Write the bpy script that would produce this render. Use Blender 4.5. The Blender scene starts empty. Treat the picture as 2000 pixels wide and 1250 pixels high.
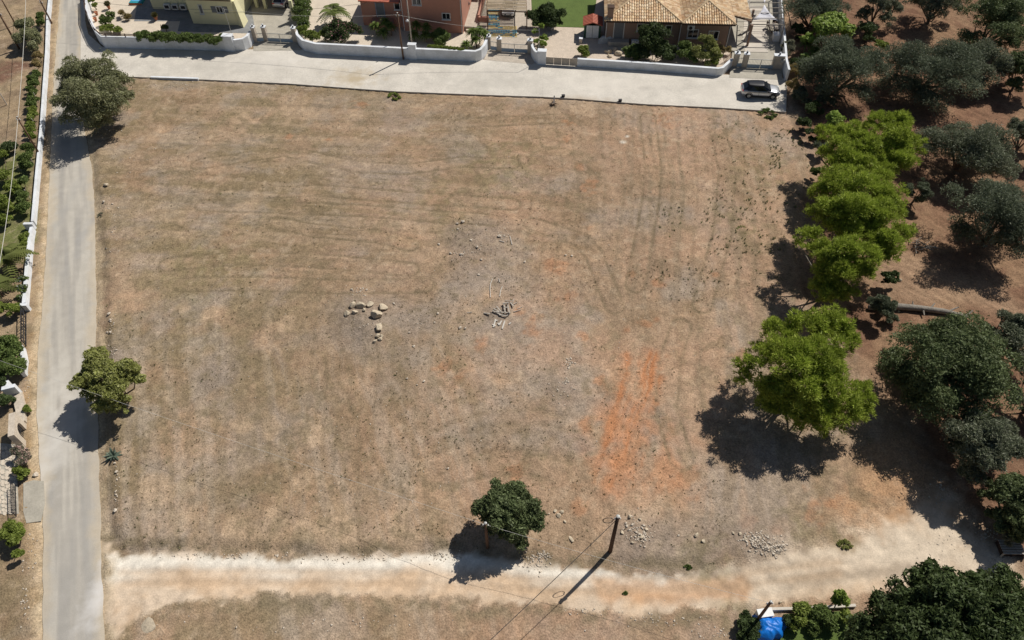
import bpy, math, random
import numpy as np
from mathutils import Matrix, Vector
R_ = math.radians
# ------------------------------------------------------------------ camera, sky, sun, exposure
sc = bpy.context.scene
FPX, CAMH = 1450.0, 50.0            # focal length in photo pixels (2000 wide), camera height in metres
_d = np.array([20., -1205., -FPX]); _d /= np.linalg.norm(_d)      # straight down, in camera axes
_Z = -_d; _f = np.array([0, 0, -1.]); _Y = _f - _f.dot(_Z) * _Z; _Y /= np.linalg.norm(_Y); _X = np.cross(_Y, _Z)
ROT = np.array([_X, _Y, _Z])
cam = bpy.data.cameras.new('camera'); camo = bpy.data.objects.new('camera', cam)
sc.collection.objects.link(camo); sc.camera = camo
m = Matrix([list(r) for r in ROT]).to_4x4(); m.translation = (0, 0, CAMH); camo.matrix_world = m
cam.sensor_width = 36; cam.lens = 36 * FPX / 2000; cam.clip_start = 0.5; cam.clip_end = 3000
SUNV = np.array([3.414, 3.181, 5.45]); SUNV /= np.linalg.norm(SUNV)
w = bpy.data.worlds.new('World'); sc.world = w; w.use_nodes = True
nt = w.node_tree; bg = nt.nodes['Background']; sky = nt.nodes.new('ShaderNodeTexSky')
sky.sky_type = 'NISHITA'; sky.sun_disc = False
sky.sun_elevation = math.asin(SUNV[2]); sky.sun_rotation = math.atan2(SUNV[0], SUNV[1])
nt.links.new(sky.outputs[0], bg.inputs[0]); bg.inputs[1].default_value = 0.05
sl = bpy.data.lights.new('sun', 'SUN'); sl.energy = 5.0; sl.angle = R_(0.5); sl.color = (1, 0.95, 0.87)
so = bpy.data.objects.new('sun', sl); sc.collection.objects.link(so); so.location = (40, 60, 80)
so.rotation_euler = Vector(SUNV).to_track_quat('Z', 'Y').to_euler()
sc.view_settings.view_transform = 'Standard'; sc.view_settings.look = 'None'
sc.view_settings.exposure = -0.12; sc.view_settings.gamma = 1
sc.cycles.max_bounces = 5; sc.cycles.diffuse_bounces = 3; sc.cycles.transparent_max_bounces = 6

# ------------------------------------------------------------------ pixel <-> place
def ray(px, py): return ROT @ np.array([px - 1000., 625. - py, -FPX])
def G(px, py, z=0.):                       # where the sight line through a photo pixel meets height z
    r = ray(px, py); t = (z - CAMH) / r[2]; return np.array([r[0] * t, r[1] * t])
def P(x, y, z=0.):
    c = ROT.T @ np.array([x, y, z - CAMH]); return 1000 + FPX * c[0] / -c[2], 625 - FPX * c[1] / -c[2]
def mpp(px, py, z=0.):                     # metres per photo pixel there (across the view)
    return float(np.linalg.norm(G(px + 1, py, z) - G(px, py, z)))
def hpx(b, ty):                            # height of a vertical thing from its foot pixel and the row of its top
    x, y = G(*b); lo, hi = 0., 40.
    for _ in range(40):
        mid = (lo + hi) / 2
        if P(x, y, mid)[1] > ty: lo = mid
        else: hi = mid
    return lo
def GP(pts, z=0.): return [tuple(G(a, b, z)) for a, b in pts]

# ------------------------------------------------------------------ noise
def _hash(ix, iy, s):
    n = (ix.astype(np.int64) * 374761393 + iy.astype(np.int64) * 668265263 + s * 974634541) & 0xffffffff
    n = ((n ^ (n >> 13)) * 1274126177) & 0xffffffff
    return ((n ^ (n >> 16)) & 0xffff) / 65535.0
def vnoise(x, y, s=0):
    ix = np.floor(x); iy = np.floor(y); fx = x - ix; fy = y - iy
    fx = fx * fx * (3 - 2 * fx); fy = fy * fy * (3 - 2 * fy)
    a = _hash(ix, iy, s); b = _hash(ix + 1, iy, s); c = _hash(ix, iy + 1, s); d = _hash(ix + 1, iy + 1, s)
    return (a * (1 - fx) + b * fx) * (1 - fy) + (c * (1 - fx) + d * fx) * fy
def fbm(x, y, scale, octv=4, s=0, gain=0.55):
    t = 0; a = 1; n = 0; f = 1 / scale
    for o in range(octv):
        t = t + a * vnoise(x * f + 17.3 * o, y * f - 9.1 * o, s + o * 31); n += a; a *= gain; f *= 2.03
    return t / n
def sstep(a, b, x):
    t = np.clip((x - a) / (b - a), 0, 1); return t * t * (3 - 2 * t)
def sdist(x, y, poly):                     # signed distance to a polygon, positive inside
    pts = np.array(poly); dmin = np.full(x.shape, 1e9); ins = np.zeros(x.shape, bool)
    for i in range(len(pts)):
        ax, ay = pts[i - 1]; bx, by = pts[i]; ex, ey = bx - ax, by - ay
        t = np.clip(((x - ax) * ex + (y - ay) * ey) / (ex * ex + ey * ey + 1e-9), 0, 1)
        dmin = np.minimum(dmin, (x - ax - t * ex) ** 2 + (y - ay - t * ey) ** 2)
        if abs(ey) > 1e-9: ins ^= ((ay > y) != (by > y)) & (x < ex * (y - ay) / ey + ax)
    return np.where(ins, 1, -1) * np.sqrt(dmin)
def ldist(x, y, line):                     # distance to an open line
    pts = np.array(line); dmin = np.full(x.shape, 1e9)
    for i in range(1, len(pts)):
        ax, ay = pts[i - 1]; bx, by = pts[i]; ex, ey = bx - ax, by - ay
        t = np.clip(((x - ax) * ex + (y - ay) * ey) / (ex * ex + ey * ey + 1e-9), 0, 1)
        dmin = np.minimum(dmin, (x - ax - t * ex) ** 2 + (y - ay - t * ey) ** 2)
    return np.sqrt(dmin)

# ------------------------------------------------------------------ objects
COL = sc.collection
def tag(o, label=None, cat=None, group=None, kind=None):
    if label: o['label'] = label
    if cat: o['category'] = cat
    if group: o['group'] = group
    if kind: o['kind'] = kind
    return o
def thing(name, label, cat, loc=(0, 0, 0), rz=0., group=None):
    o = bpy.data.objects.new(name, None); COL.objects.link(o); o.empty_display_size = 0.3
    o.location = loc; o.rotation_euler = (0, 0, rz)
    return tag(o, label, cat, group)
def link(name, me, mat, parent=None, loc=None):
    o = bpy.data.objects.new(name, me); COL.objects.link(o)
    if mat is not None and len(me.materials) == 0: me.materials.append(mat)
    if parent is not None: o.parent = parent
    if loc is not None: o.location = loc
    return o
def npmesh(name, V, Fq, col=None, smooth=False):      # quads or triangles from arrays
    V = np.asarray(V, np.float32); Fq = np.asarray(Fq, np.int32); k = Fq.shape[1]
    me = bpy.data.meshes.new(name); me.vertices.add(len(V)); me.vertices.foreach_set('co', V.ravel())
    me.loops.add(Fq.size); me.loops.foreach_set('vertex_index', Fq.ravel())
    me.polygons.add(len(Fq)); me.polygons.foreach_set('loop_start', np.arange(0, Fq.size, k, dtype=np.int32))
    me.polygons.foreach_set('loop_total', np.full(len(Fq), k, np.int32))
    if smooth: me.polygons.foreach_set('use_smooth', np.ones(len(Fq), bool))
    if col is not None:
        a = me.color_attributes.new('Col', 'FLOAT_COLOR', 'POINT')
        c = np.ones((len(V), 4), np.float32); c[:, :3] = col; a.data.foreach_set('color', c.ravel())
    me.update(calc_edges=True); return me
class MB:
    def __init__(s): s.v = []; s.f = []; s.c = []
    def add(s, vs, fs, col=None):
        o = len(s.v); s.v += [tuple(float(q) for q in p) for p in vs]; s.f += [tuple(o + i for i in f) for f in fs]
        if col is not None: s.c += [col] * len(vs)
        return s
    def box(s, x, y, z, sx, sy, sz, rz=0., col=None, taper=1.):     # z is the underside
        c, n = math.cos(rz), math.sin(rz); vs = []
        for dz, k in ((0, 1.), (sz, taper)):
            for dx, dy in ((-1, -1), (1, -1), (1, 1), (-1, 1)):
                a, b = dx * sx / 2 * k, dy * sy / 2 * k; vs.append((x + a * c - b * n, y + a * n + b * c, z + dz))
        return s.add(vs, [(3, 2, 1, 0), (4, 5, 6, 7), (0, 1, 5, 4), (1, 2, 6, 5), (2, 3, 7, 6), (3, 0, 4, 7)], col)
    def bx(s, x0, x1, y0, y1, z0, z1): return s.box((x0 + x1) / 2, (y0 + y1) / 2, z0, x1 - x0, y1 - y0, z1 - z0)
    def beam(s, a, b, wd, h, col=None):
        a = np.array(a, float); b = np.array(b, float); d = b - a; d /= np.linalg.norm(d)
        side = np.cross(d, (0, 0, 1)); n = np.linalg.norm(side)
        side = np.array([1., 0, 0]) if n < 1e-4 else side / n
        up = np.cross(side, d); vs = []
        for p in (a, b):
            for i, j in ((-1, -1), (1, -1), (1, 1), (-1, 1)): vs.append(p + side * i * wd / 2 + up * j * h / 2)
        return s.add(vs, [(0, 1, 2, 3), (7, 6, 5, 4), (0, 4, 5, 1), (1, 5, 6, 2), (2, 6, 7, 3), (3, 7, 4, 0)], col)
    def prism(s, poly, z0, z1, col=None):
        n = len(poly); a = sum(poly[i - 1][0] * poly[i][1] - poly[i][0] * poly[i - 1][1] for i in range(n))
        if a < 0: poly = poly[::-1]
        vs = [(p[0], p[1], z0) for p in poly] + [(p[0], p[1], z1) for p in poly]
        return s.add(vs, [tuple(range(n - 1, -1, -1)), tuple(range(n, 2 * n))] +
                     [(i, (i + 1) % n, n + (i + 1) % n, n + i) for i in range(n)], col)
    def tube(s, pts, rad, n=6, cap=True, col=None):
        pts = [np.array(p, float) for p in pts]; m_ = len(pts)
        rad = rad if hasattr(rad, '__len__') else [rad] * m_; vs = []; fs = []
        for i, p in enumerate(pts):
            d = pts[min(i + 1, m_ - 1)] - pts[max(i - 1, 0)]; d = d / (np.linalg.norm(d) + 1e-9)
            a = np.cross(d, (0.31, 0.87, 0.38)); a /= np.linalg.norm(a); b = np.cross(d, a)
            for k in range(n):
                t = 2 * math.pi * k / n; vs.append(p + rad[i] * (math.cos(t) * a + math.sin(t) * b))
        for i in range(m_ - 1):
            for k in range(n):
                fs.append((i * n + k, i * n + (k + 1) % n, (i + 1) * n + (k + 1) % n, (i + 1) * n + k))
        if cap: fs += [tuple(range(n - 1, -1, -1)), tuple(range((m_ - 1) * n, m_ * n))]
        return s.add(vs, fs, col)
    def lathe(s, prof, c=(0, 0, 0), n=12):
        vs = []; fs = []; k = len(prof)
        for r, z in prof:
            for j in range(n):
                t = 2 * math.pi * j / n; vs.append((c[0] + r * math.cos(t), c[1] + r * math.sin(t), c[2] + z))
        for i in range(k - 1):
            for j in range(n): fs.append((i * n + j, i * n + (j + 1) % n, (i + 1) * n + (j + 1) % n, (i + 1) * n + j))
        fs += [tuple(range(n - 1, -1, -1)), tuple(range((k - 1) * n, k * n))]
        return s.add(vs, fs)
    def strip(s, line, t, z0, z1):         # upright wall along a line, thickened to its left
        L = [np.array(p, float) for p in line]; nrm = []
        for i in range(len(L)):
            d = L[min(i + 1, len(L) - 1)] - L[max(i - 1, 0)]; d /= np.linalg.norm(d); nrm.append(np.array([-d[1], d[0]]))
        vs = []; fs = []
        for p, q in zip(L, nrm):
            b = p + q * t; vs += [(p[0], p[1], z0), (b[0], b[1], z0), (b[0], b[1], z1), (p[0], p[1], z1)]
        for i in range(len(L) - 1):
            for k in range(4): fs.append((4 * i + k, 4 * i + (k + 1) % 4, 4 * i + 4 + (k + 1) % 4, 4 * i + 4 + k)[::-1])
        fs += [(0, 1, 2, 3), tuple(4 * (len(L) - 1) + k for k in (3, 2, 1, 0))]
        return s.add(vs, fs)
    def build(s, name, mat, parent=None, loc=None, smooth=False):
        off = np.array(loc if loc is not None else (0, 0, 0), float); me = bpy.data.meshes.new(name)
        me.from_pydata([(a - off[0], b - off[1], c - off[2]) for a, b, c in s.v], [], s.f)
        if smooth: me.polygons.foreach_set('use_smooth', np.ones(len(me.polygons), bool))
        if s.c:
            a = me.color_attributes.new('Col', 'FLOAT_COLOR', 'POINT')
            a.data.foreach_set('color', np.array([list(c) + [1.] for c in s.c], np.float32).ravel())
        me.update(); return link(name, me, mat, parent, loc)

# ------------------------------------------------------------------ materials
MATS = {}
def mat(name, col, rough=0.85, var=0.12, scale=0.7, bump=0.0, bscale=6., attr=False, metal=0., spec=0.3, trans=0., fine=0.1, tint=None, stretch=None):
    m_ = bpy.data.materials.new(name); m_.use_nodes = True; n = m_.node_tree.nodes; l = m_.node_tree.links
    b = n['Principled BSDF']; out = n['Material Output']
    b.inputs['Roughness'].default_value = rough; b.inputs['Metallic'].default_value = metal
    b.inputs['Specular IOR Level'].default_value = spec
    geo = n.new('ShaderNodeNewGeometry'); vec = geo.outputs['Position']
    if stretch:
        mp = n.new('ShaderNodeMapping'); mp.inputs['Scale'].default_value = stretch[:3]
        if len(stretch) > 3: mp.inputs['Rotation'].default_value = (0, 0, stretch[3])
        l.new(vec, mp.inputs['Vector']); vec = mp.outputs[0]
    if attr:
        at = n.new('ShaderNodeVertexColor'); at.layer_name = 'Col'; src = at.outputs[0]
    else:
        rgb = n.new('ShaderNodeRGB'); rgb.outputs[0].default_value = (*col, 1); src = rgb.outputs[0]
    def mult(src, sc_, amt, det):
        t = n.new('ShaderNodeTexNoise'); t.inputs['Scale'].default_value = sc_; t.inputs['Detail'].default_value = det
        t.inputs['Roughness'].default_value = 0.65
        l.new(vec, t.inputs['Vector']); mr = n.new('ShaderNodeMapRange'); l.new(t.outputs[0], mr.inputs[0])
        mr.inputs[1].default_value = 0.28; mr.inputs[2].default_value = 0.72
        mr.inputs[3].default_value = 1 - amt; mr.inputs[4].default_value = 1 + amt
        mx = n.new('ShaderNodeMix'); mx.data_type = 'RGBA'; mx.blend_type = 'MULTIPLY'; mx.inputs[0].default_value = 1
        l.new(src, mx.inputs[6]); l.new(mr.outputs[0], mx.inputs[7]); return mx.outputs[2], t
    tn = None
    if tint:
        t = n.new('ShaderNodeTexNoise'); t.inputs['Scale'].default_value = scale * 0.6; t.inputs['Detail'].default_value = 5
        l.new(vec, t.inputs['Vector']); mr = n.new('ShaderNodeMapRange'); l.new(t.outputs[0], mr.inputs[0])
        mr.inputs[1].default_value = 0.45; mr.inputs[2].default_value = 0.7
        mx = n.new('ShaderNodeMix'); mx.data_type = 'RGBA'; l.new(mr.outputs[0], mx.inputs[0]); l.new(src, mx.inputs[6])
        mx.inputs[7].default_value = (*tint, 1); src = mx.outputs[2]
    if var: src, tn = mult(src, scale, var, 4)
    if fine: src, tn2 = mult(src, bscale, fine, 3); tn = tn2
    l.new(src, b.inputs['Base Color'])
    if bump:
        if tn is None:
            tn = n.new('ShaderNodeTexNoise'); tn.inputs['Scale'].default_value = bscale; l.new(vec, tn.inputs['Vector'])
        bp = n.new('ShaderNodeBump'); bp.inputs['Strength'].default_value = 1; bp.inputs['Distance'].default_value = bump
        l.new(tn.outputs[0], bp.inputs['Height']); l.new(bp.outputs[0], b.inputs['Normal'])
    if trans:
        ts = n.new('ShaderNodeBsdfTranslucent'); l.new(src, ts.inputs[0]); ms = n.new('ShaderNodeMixShader')
        ms.inputs[0].default_value = trans; l.new(b.outputs[0], ms.inputs[1]); l.new(ts.outputs[0], ms.inputs[2]); l.new(ms.outputs[0], out.inputs[0])
    MATS[name] = m_; return m_
M = MATS
mat('soil', (0, 0, 0), 0.95, 0.16, 2.6, 0.06, 8., attr=True, fine=0.36, spec=0.1)
mat('track_soil', (0, 0, 0), 0.95, 0.08, 1.6, 0.02, 9., attr=True, fine=0.14, spec=0.1)
mat('asphalt', (0, 0, 0), 0.9, 0.05, 1.2, 0.004, 14., fine=0.08, attr=True, spec=0.2)
mat('concrete', (0.55, 0.50, 0.435), 0.9, 0.09, 0.35, 0.006, 9., fine=0.07, tint=(0.60, 0.555, 0.48), spec=0.2)
mat('road_concrete', (0.57, 0.53, 0.465), 0.9, 0.15, 0.45, 0.006, 5., fine=0.12, tint=(0.60, 0.56, 0.495), spec=0.2)
mat('old_concrete', (0.40, 0.37, 0.31), 0.9, 0.15, 0.8, 0.01, 7., fine=0.12, spec=0.2)
mat('whitewash', (0.70, 0.725, 0.76), 0.8, 0.09, 1.1, 0.012, 5., fine=0.07, tint=(0.60, 0.615, 0.62))
mat('stone_render', (0.46, 0.40, 0.33), 0.9, 0.14, 1.4, 0.02, 6., fine=0.14)
mat('yellow_render', (0.70, 0.66, 0.42), 0.85, 0.05, 0.5, 0.004, 9., fine=0.04)
mat('pink_render', (0.43, 0.215, 0.155), 0.85, 0.10, 0.6, 0.004, 9., fine=0.06)
mat('beige_render', (0.28, 0.19, 0.145), 0.85, 0.06, 0.6, 0.004, 9., fine=0.05)
mat('trim', (0.62, 0.62, 0.60), 0.7, 0.05)
mat('shutter', (0.16, 0.17, 0.18), 0.6, 0.06)
mat('glass', (0.015, 0.018, 0.022), 0.08, 0, fine=0, spec=0.6)
mat('wood', (0.16, 0.095, 0.06), 0.8, 0.2, 3., 0.004, 20., fine=0.15)
mat('dark_wood', (0.07, 0.042, 0.03), 0.85, 0.2, 3., fine=0.15)
mat('grey_wood', (0.40, 0.36, 0.31), 0.9, 0.2, 3., 0.01, 16., fine=0.2)
mat('pale_wood', (0.58, 0.54, 0.48), 0.9, 0.12, 3., fine=0.1)
mat('iron', (0.03, 0.03, 0.035), 0.6, 0, fine=0)
mat('grey_metal', (0.42, 0.42, 0.40), 0.5, 0.05, metal=0.3)
mat('wire', (0.05, 0.05, 0.05), 0.7, 0, fine=0)
mat('pale_wire', (0.55, 0.54, 0.5), 0.7, 0, fine=0)
mat('tile', (0.60, 0.40, 0.24), 0.85, 0.05, attr=True, scale=1., fine=0.12)
mat('ridge_tile', (0.62, 0.46, 0.28), 0.85, 0.2, 3.)
mat('tin_red', (0.43, 0.13, 0.08), 0.6, 0.08)
mat('mosaic', (0.5, 0.4, 0.2), 0.7, 0.0, attr=True, fine=0.15)
mat('slate', (0.22, 0.225, 0.23), 0.7, 0.2, 1.2, 0.006, 6., fine=0.15)  # terrace stone, its dark tone also standing in for the house shadow
mat('paver', (0.60, 0.52, 0.42), 0.9, 0.10, 1., 0.004, 8., fine=0.1)
mat('gravel', (0.56, 0.47, 0.38), 0.95, 0.10, 1.6, 0.03, 10., fine=0.2)
mat('lawn', (0.10, 0.145, 0.035), 0.95, 0.16, 0.6, 0.05, 14., fine=0.25)
mat('rock', (0.50, 0.42, 0.31), 0.95, 0.14, 1.6, 0.03, 7., fine=0.2)
mat('white_stone', (0.54, 0.47, 0.385), 0.95, 0.18, 2., 0.02, 9., fine=0.15)
mat('leaf', (0, 0, 0), 0.55, 0, attr=True, fine=0, trans=0.3, spec=0.2)
mat('petal', (0, 0, 0), 0.7, 0, attr=True, fine=0, trans=0.3)
mat('bark', (0.16, 0.12, 0.09), 0.95, 0.25, 3., 0.03, 9., fine=0.2)
mat('grey_bark', (0.24, 0.215, 0.185), 0.95, 0.3, 3., 0.05, 9., fine=0.2)
mat('thatch', (0.40, 0.32, 0.22), 0.95, 0.2, 2., 0.03, 16., fine=0.3, stretch=(6, 1, 1))
mat('sail', (0.74, 0.74, 0.80), 0.8, 0.02, trans=0.25)
mat('tarp', (0.008, 0.16, 0.58), 0.4, 0.10, 2., 0.02, 4., fine=0.05)
mat('silver', (0.46, 0.47, 0.49), 0.28, 0, fine=0, metal=0.6, spec=0.5)
mat('white_paint', (0.75, 0.75, 0.76), 0.3, 0, fine=0, spec=0.5)
mat('black_paint', (0.010, 0.012, 0.018), 0.38, 0, fine=0, spec=0.25)
mat('rubber', (0.02, 0.02, 0.02), 0.9, 0, fine=0)
mat('red_lamp', (0.4, 0.02, 0.02), 0.3, 0, fine=0)
mat('clear_lamp', (0.7, 0.72, 0.75), 0.15, 0, fine=0)
mat('terracotta', (0.38, 0.15, 0.08), 0.85, 0.1)
mat('plastic_white', (0.74, 0.74, 0.73), 0.5, 0.03)
mat('green_paint', (0.03, 0.08, 0.05), 0.6, 0.05)
mat('teal', (0.03, 0.30, 0.36), 0.5, 0.1)
mat('blue_cloth', (0.12, 0.36, 0.62), 0.7, 0.1)
mat('grey_cloth', (0.40, 0.40, 0.40), 0.9, 0.15, 2., 0.03, 5.)
mat('paint_blue', (0.25, 0.33, 0.42), 0.7, 0.05)
# ------------------------------------------------------------------ the ground
LANE_L = [(124, -60), (117, 0), (112, 60), (105, 150), (98, 300), (92, 450), (82, 600), (74, 690), (71, 780), (77, 900), (84, 1000), (84, 1100), (82, 1250), (80, 1400)]
LANE_R = [(162, -60), (160, 0), (158, 70), (160, 160), (166, 260), (180, 330), (186, 450), (188, 600), (186, 700), (190, 800), (193, 900), (195, 1000), (198, 1100), (205, 1250), (208, 1400)]
laneL, laneR = GP(LANE_L), GP(LANE_R); lane_poly = laneL + laneR[::-1]
ROAD_LOW = [(158, 146), (255, 150), (390, 155), (560, 163), (760, 178), (960, 186), (1090, 190), (1250, 203), (1400, 210), (1538, 219)]
ROAD_TOP = [(166, -60), (166, 40), (172, 66), (200, 92), (465, 97), (590, 95), (930, 116), (1130, 127), (1420, 146), (1536, 154)]
road_poly = GP(ROAD_LOW) + GP(ROAD_TOP)[::-1]
TRACK_UP = [(198, 1070), (235, 1080), (300, 1083), (420, 1080), (560, 1088), (700, 1090), (850, 1085), (900, 1075), (1000, 1100), (1100, 1110), (1300, 1120), (1400, 1112), (1480, 1098), (1600, 1072), (1700, 1035), (1780, 985), (1830, 945), (1870, 1000), (1900, 1030), (1945, 1060), (1985, 1110), (2010, 1140)]
TRACK_LO = [(1900, 1155), (1750, 1155), (1600, 1165), (1500, 1180), (1400, 1192), (1250, 1192), (1100, 1184), (900, 1172), (700, 1166), (500, 1168), (380, 1174), (300, 1188), (255, 1215), (235, 1250), (203, 1250)]
track_poly = GP(TRACK_UP + TRACK_LO)
field_poly = GP([(176, 330), (172, 170), (255, 152), (560, 165), (960, 188), (1250, 204), (1540, 220), (1600, 330), (1560, 480), (1600, 620), (1720, 720), (1780, 830), (1830, 930), (1780, 985), (1600, 1072), (1400, 1112), (1100, 1110), (900, 1075), (700, 1090), (420, 1080), (235, 1078), (208, 1040), (206, 900), (200, 700), (196, 500)])
orch_poly = GP([(1542, 150), (1556, 215), (1600, 300), (1585, 420), (1560, 500), (1590, 610), (1700, 720), (1775, 830), (1830, 940), (1900, 1010), (1960, 1070), (2010, 1140), (2300, 1250), (2900, 900), (2900, 300), (2600, -60), (1900, -140), (1545, -60)])
strip_poly = GP([(120, -60), (108, 60), (99, 200), (92, 300), (80, 440), (68, 600), (60, 690), (54, 780), (52, 900), (46, 1000), (60, 1100), (70, 1250)] + LANE_L[::-1][1:])

def axis(lo, hi, st, far, n):
    g = np.geomspace(st, far, n); return np.concatenate([lo - np.cumsum(g)[::-1], np.arange(lo, hi, st), hi + np.cumsum(g)])
gx = axis(-66., 66., 0.165, 60, 26); gy = axis(11., 99., 0.165, 60, 26)
GX, GY = np.meshgrid(gx, gy); nx, ny = len(gx), len(gy)
warp = fbm(GX, GY, 1.2, 3, 5) - 0.5; warp2 = fbm(GX, GY, 4., 4, 9) - 0.5
d_lane = sdist(GX, GY, lane_poly); d_road = sdist(GX, GY, road_poly); d_track = sdist(GX, GY, track_poly)
d_field = sdist(GX, GY, field_poly); d_orch = sdist(GX, GY, orch_poly); d_strip = sdist(GX, GY, strip_poly)
def mix(c, col, a):
    a = np.clip(a, 0, 1)[..., None]; return c * (1 - a) + np.array(col) * a
A = lambda scale, s, octv=4: fbm(GX, GY, scale, octv, s)
tan_, brown, grey = (0.43, 0.295, 0.195), (0.27, 0.185, 0.115), (0.335, 0.275, 0.225)
C = np.zeros(GX.shape + (3,)) + np.array((0.345, 0.245, 0.165))
C = mix(C, tan_, sstep(0.50, 0.70, A(2.6, 1, 5)) * 0.95)
C = mix(C, brown, sstep(0.50, 0.75, A(2.3, 2, 5)) * 0.75)
C = mix(C, grey, sstep(0.48, 0.70, A(5., 3, 5)) * 0.85)
# the western half is greyer and more olive, the eastern half rosier
we = sstep(4, -30, GX + 10 * warp2)
C = mix(C, (0.265, 0.205, 0.125), we * sstep(0.38, 0.66, A(2.6, 4, 5)) * 0.9)
C = mix(C, (0.335, 0.285, 0.235), we * sstep(0.52, 0.7, A(3.6, 14, 5)) * 0.6)
C = mix(C, (0.43, 0.275, 0.185), (1 - we) * sstep(0.42, 0.72, A(4.2, 6, 5)) * 0.6)
# mowing bands: along the lane in the south-west, along the road in the north
ld = np.array([13.6, -37.3]); ld /= np.linalg.norm(ld)
def banded(dx, dy, wa, le, s):
    q = (GX * -dy + GY * dx) + warp2 * 1.2; t = GX * dx + GY * dy; return fbm(q / wa, t / le, 1.0, 3, s)
sw = sstep(46, 36, GY + 8 * warp2) * sstep(4, -6, GX)
b1 = banded(*ld, 0.62, 16., 41)
C = mix(C, (0.235, 0.18, 0.11), sw * sstep(0.50, 0.72, b1) * 0.42); C = mix(C, (0.40, 0.335, 0.27), sw * sstep(0.5, 0.30, b1) * 0.4)
no = sstep(44, 52, GY + 8 * warp2) * sstep(16, 2, GX)
b2 = banded(0.993, -0.118, 0.8, 14., 51)
C = mix(C, (0.235, 0.18, 0.105), no * sstep(0.52, 0.68, b2) * 0.38); C = mix(C, (0.44, 0.325, 0.225), no * sstep(0.47, 0.33, b2) * 0.4)
ea = sstep(6, 12, GX)
b3 = banded(0.12, 0.99, 0.8, 12., 61)
C = mix(C, (0.27, 0.205, 0.14), ea * sstep(0.52, 0.68, b3) * 0.55); C = mix(C, (0.45, 0.31, 0.215), ea * sstep(0.47, 0.33, b3) * 0.45)
Z = np.zeros(GX.shape)
TM = np.zeros(GX.shape)
# tyre tracks: two wheel lines each
def tyre(line, depth, dark, gap=0.85, wd=0.16):
    global C, Z, TM
    d = ldist(GX, GY, GP(line)) + warp * 0.12
    g_ = np.exp(-((d - gap) / wd) ** 2) * (0.55 + 0.45 * sstep(0.35, 0.6, A(1.5, 71)))
    Z -= depth * g_; TM = np.maximum(TM, g_ * dark)
for ln in ([(390, 325), (560, 300), (700, 330), (790, 335), (900, 320), (1000, 322)], [(440, 385), (620, 376), (800, 390), (1000, 402)],
           [(330, 520), (480, 508), (650, 516), (800, 530)], [(360, 560), (500, 558), (700, 566), (830, 560)],
           [(400, 405), (700, 415), (960, 436)], [(540, 440), (620, 455), (740, 466), (800, 482)], [(900, 240), (1000, 236), (1100, 232)],
           [(1265, 230), (1275, 330), (1270, 400), (1240, 560)], [(1400, 250), (1420, 340), (1410, 460), (1370, 600)],
           [(1040, 440), (1130, 470), (1160, 500), (1200, 600)], [(1330, 640), (1310, 700), (1300, 800), (1330, 900)]):
    tyre(ln, 0.04, 0.75, 0.85, 0.14)
for k in range(6):
    o = 24 * k + 7 * math.sin(k * 2.7); tyre([(835 + o * .2 + 18 * math.sin(k * 3.), 850 + o), (900, 822 + o + 4 * math.sin(k)), (960, 806 + o), (1040 + 10 * math.sin(k * 1.9), 802 + o), (1105 + 20 * math.sin(k * 2.2), 818 + o)], 0.05, 0.40 + .08 * math.sin(k * 1.7), 0.0, 0.22 + .06 * math.sin(k))
for k in range(4):
    o = 26 * k; tyre([(1620 + o, 950 + o * .3), (1680 + o, 985 + o * .3), (1740 + o * .6, 1012 + o * .2)], 0.03, 0.2, 0.1, 0.2)
for k in range(26):
    y0 = 200 + 15 * k; x0 = 330 + 40 * math.sin(k * 2.1); x1 = x0 + 420 + 160 * math.sin(k * 1.3)
    if y0 < 545: tyre([(x0, y0 + 8 * math.sin(k)), ((x0 + x1) / 2, y0 + 6 + 9 * math.sin(k * 1.7)), (x1, y0 + 14 + 6 * math.sin(k * 2.9))], 0.015, 0.36, 0.0, 0.11)
for k in range(24):
    x0 = 250 + 26 * k; sl_ = (x0 - 600) * .12
    tyre([(x0 - sl_ * 0, 640 + 12 * math.sin(k)), (x0 - 12 + 6 * math.sin(k * 1.3), 850), (x0 - 24 + 8 * math.sin(k * 2.2), 1060)], 0.015, 0.32, 0.0, 0.13)
for k in range(16):
    x0 = 1020 + 30 * k; tyre([(x0, 230 + 20 * math.sin(k * 2)), (x0 + 20 + 8 * math.sin(k), 380), (x0 - 8, 590)], 0.015, 0.32, 0.0, 0.13)
# red earth scraped bare
red = GP([(1208, 690), (1228, 700), (1232, 760), (1250, 780), (1262, 700), (1288, 705), (1284, 770), (1262, 830), (1258, 880), (1240, 900), (1228, 950), (1185, 965), (1172, 900), (1190, 820), (1205, 760)])
dr1 = ldist(GX, GY, GP([(1272, 702), (1268, 750), (1252, 810), (1232, 870), (1205, 950)])); dr2 = ldist(GX, GY, GP([(1222, 700), (1216, 745), (1200, 820), (1178, 890)])); dr = np.maximum(.95 - dr1, .55 - dr2) - .15; rdir = np.subtract(G(1272, 700), G(1200, 960)); rdir /= np.linalg.norm(rdir); q3 = banded(*rdir, 0.42, 6., 81)
ra = np.maximum(sstep(-0.7, 0.6, dr + warp * 1.2 + (A(.5, 86, 3) - .5) * 1.0), .62 * sstep(-1.1, 1.0, sdist(GX, GY, red) + warp * 1.6)) * (0.5 + 0.5 * sstep(0.36, 0.56, q3))
C = mix(C, (0.40, 0.17, 0.075), ra * 0.92); Z -= 0.09 * ra * (q3 - 0.3)
halo = GP([(1170, 800), (1290, 800), (1360, 880), (1330, 960), (1240, 975), (1130, 930), (1120, 840)])
C = mix(C, (0.46, 0.225, 0.115), sstep(-1.2, 1.5, sdist(GX, GY, halo) + warp2 * 6) * sstep(0.36, 0.66, A(1.6, 83, 5)) * 0.6)
SPK = (A(.45, 88, 3) - .5) * 1.6
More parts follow.
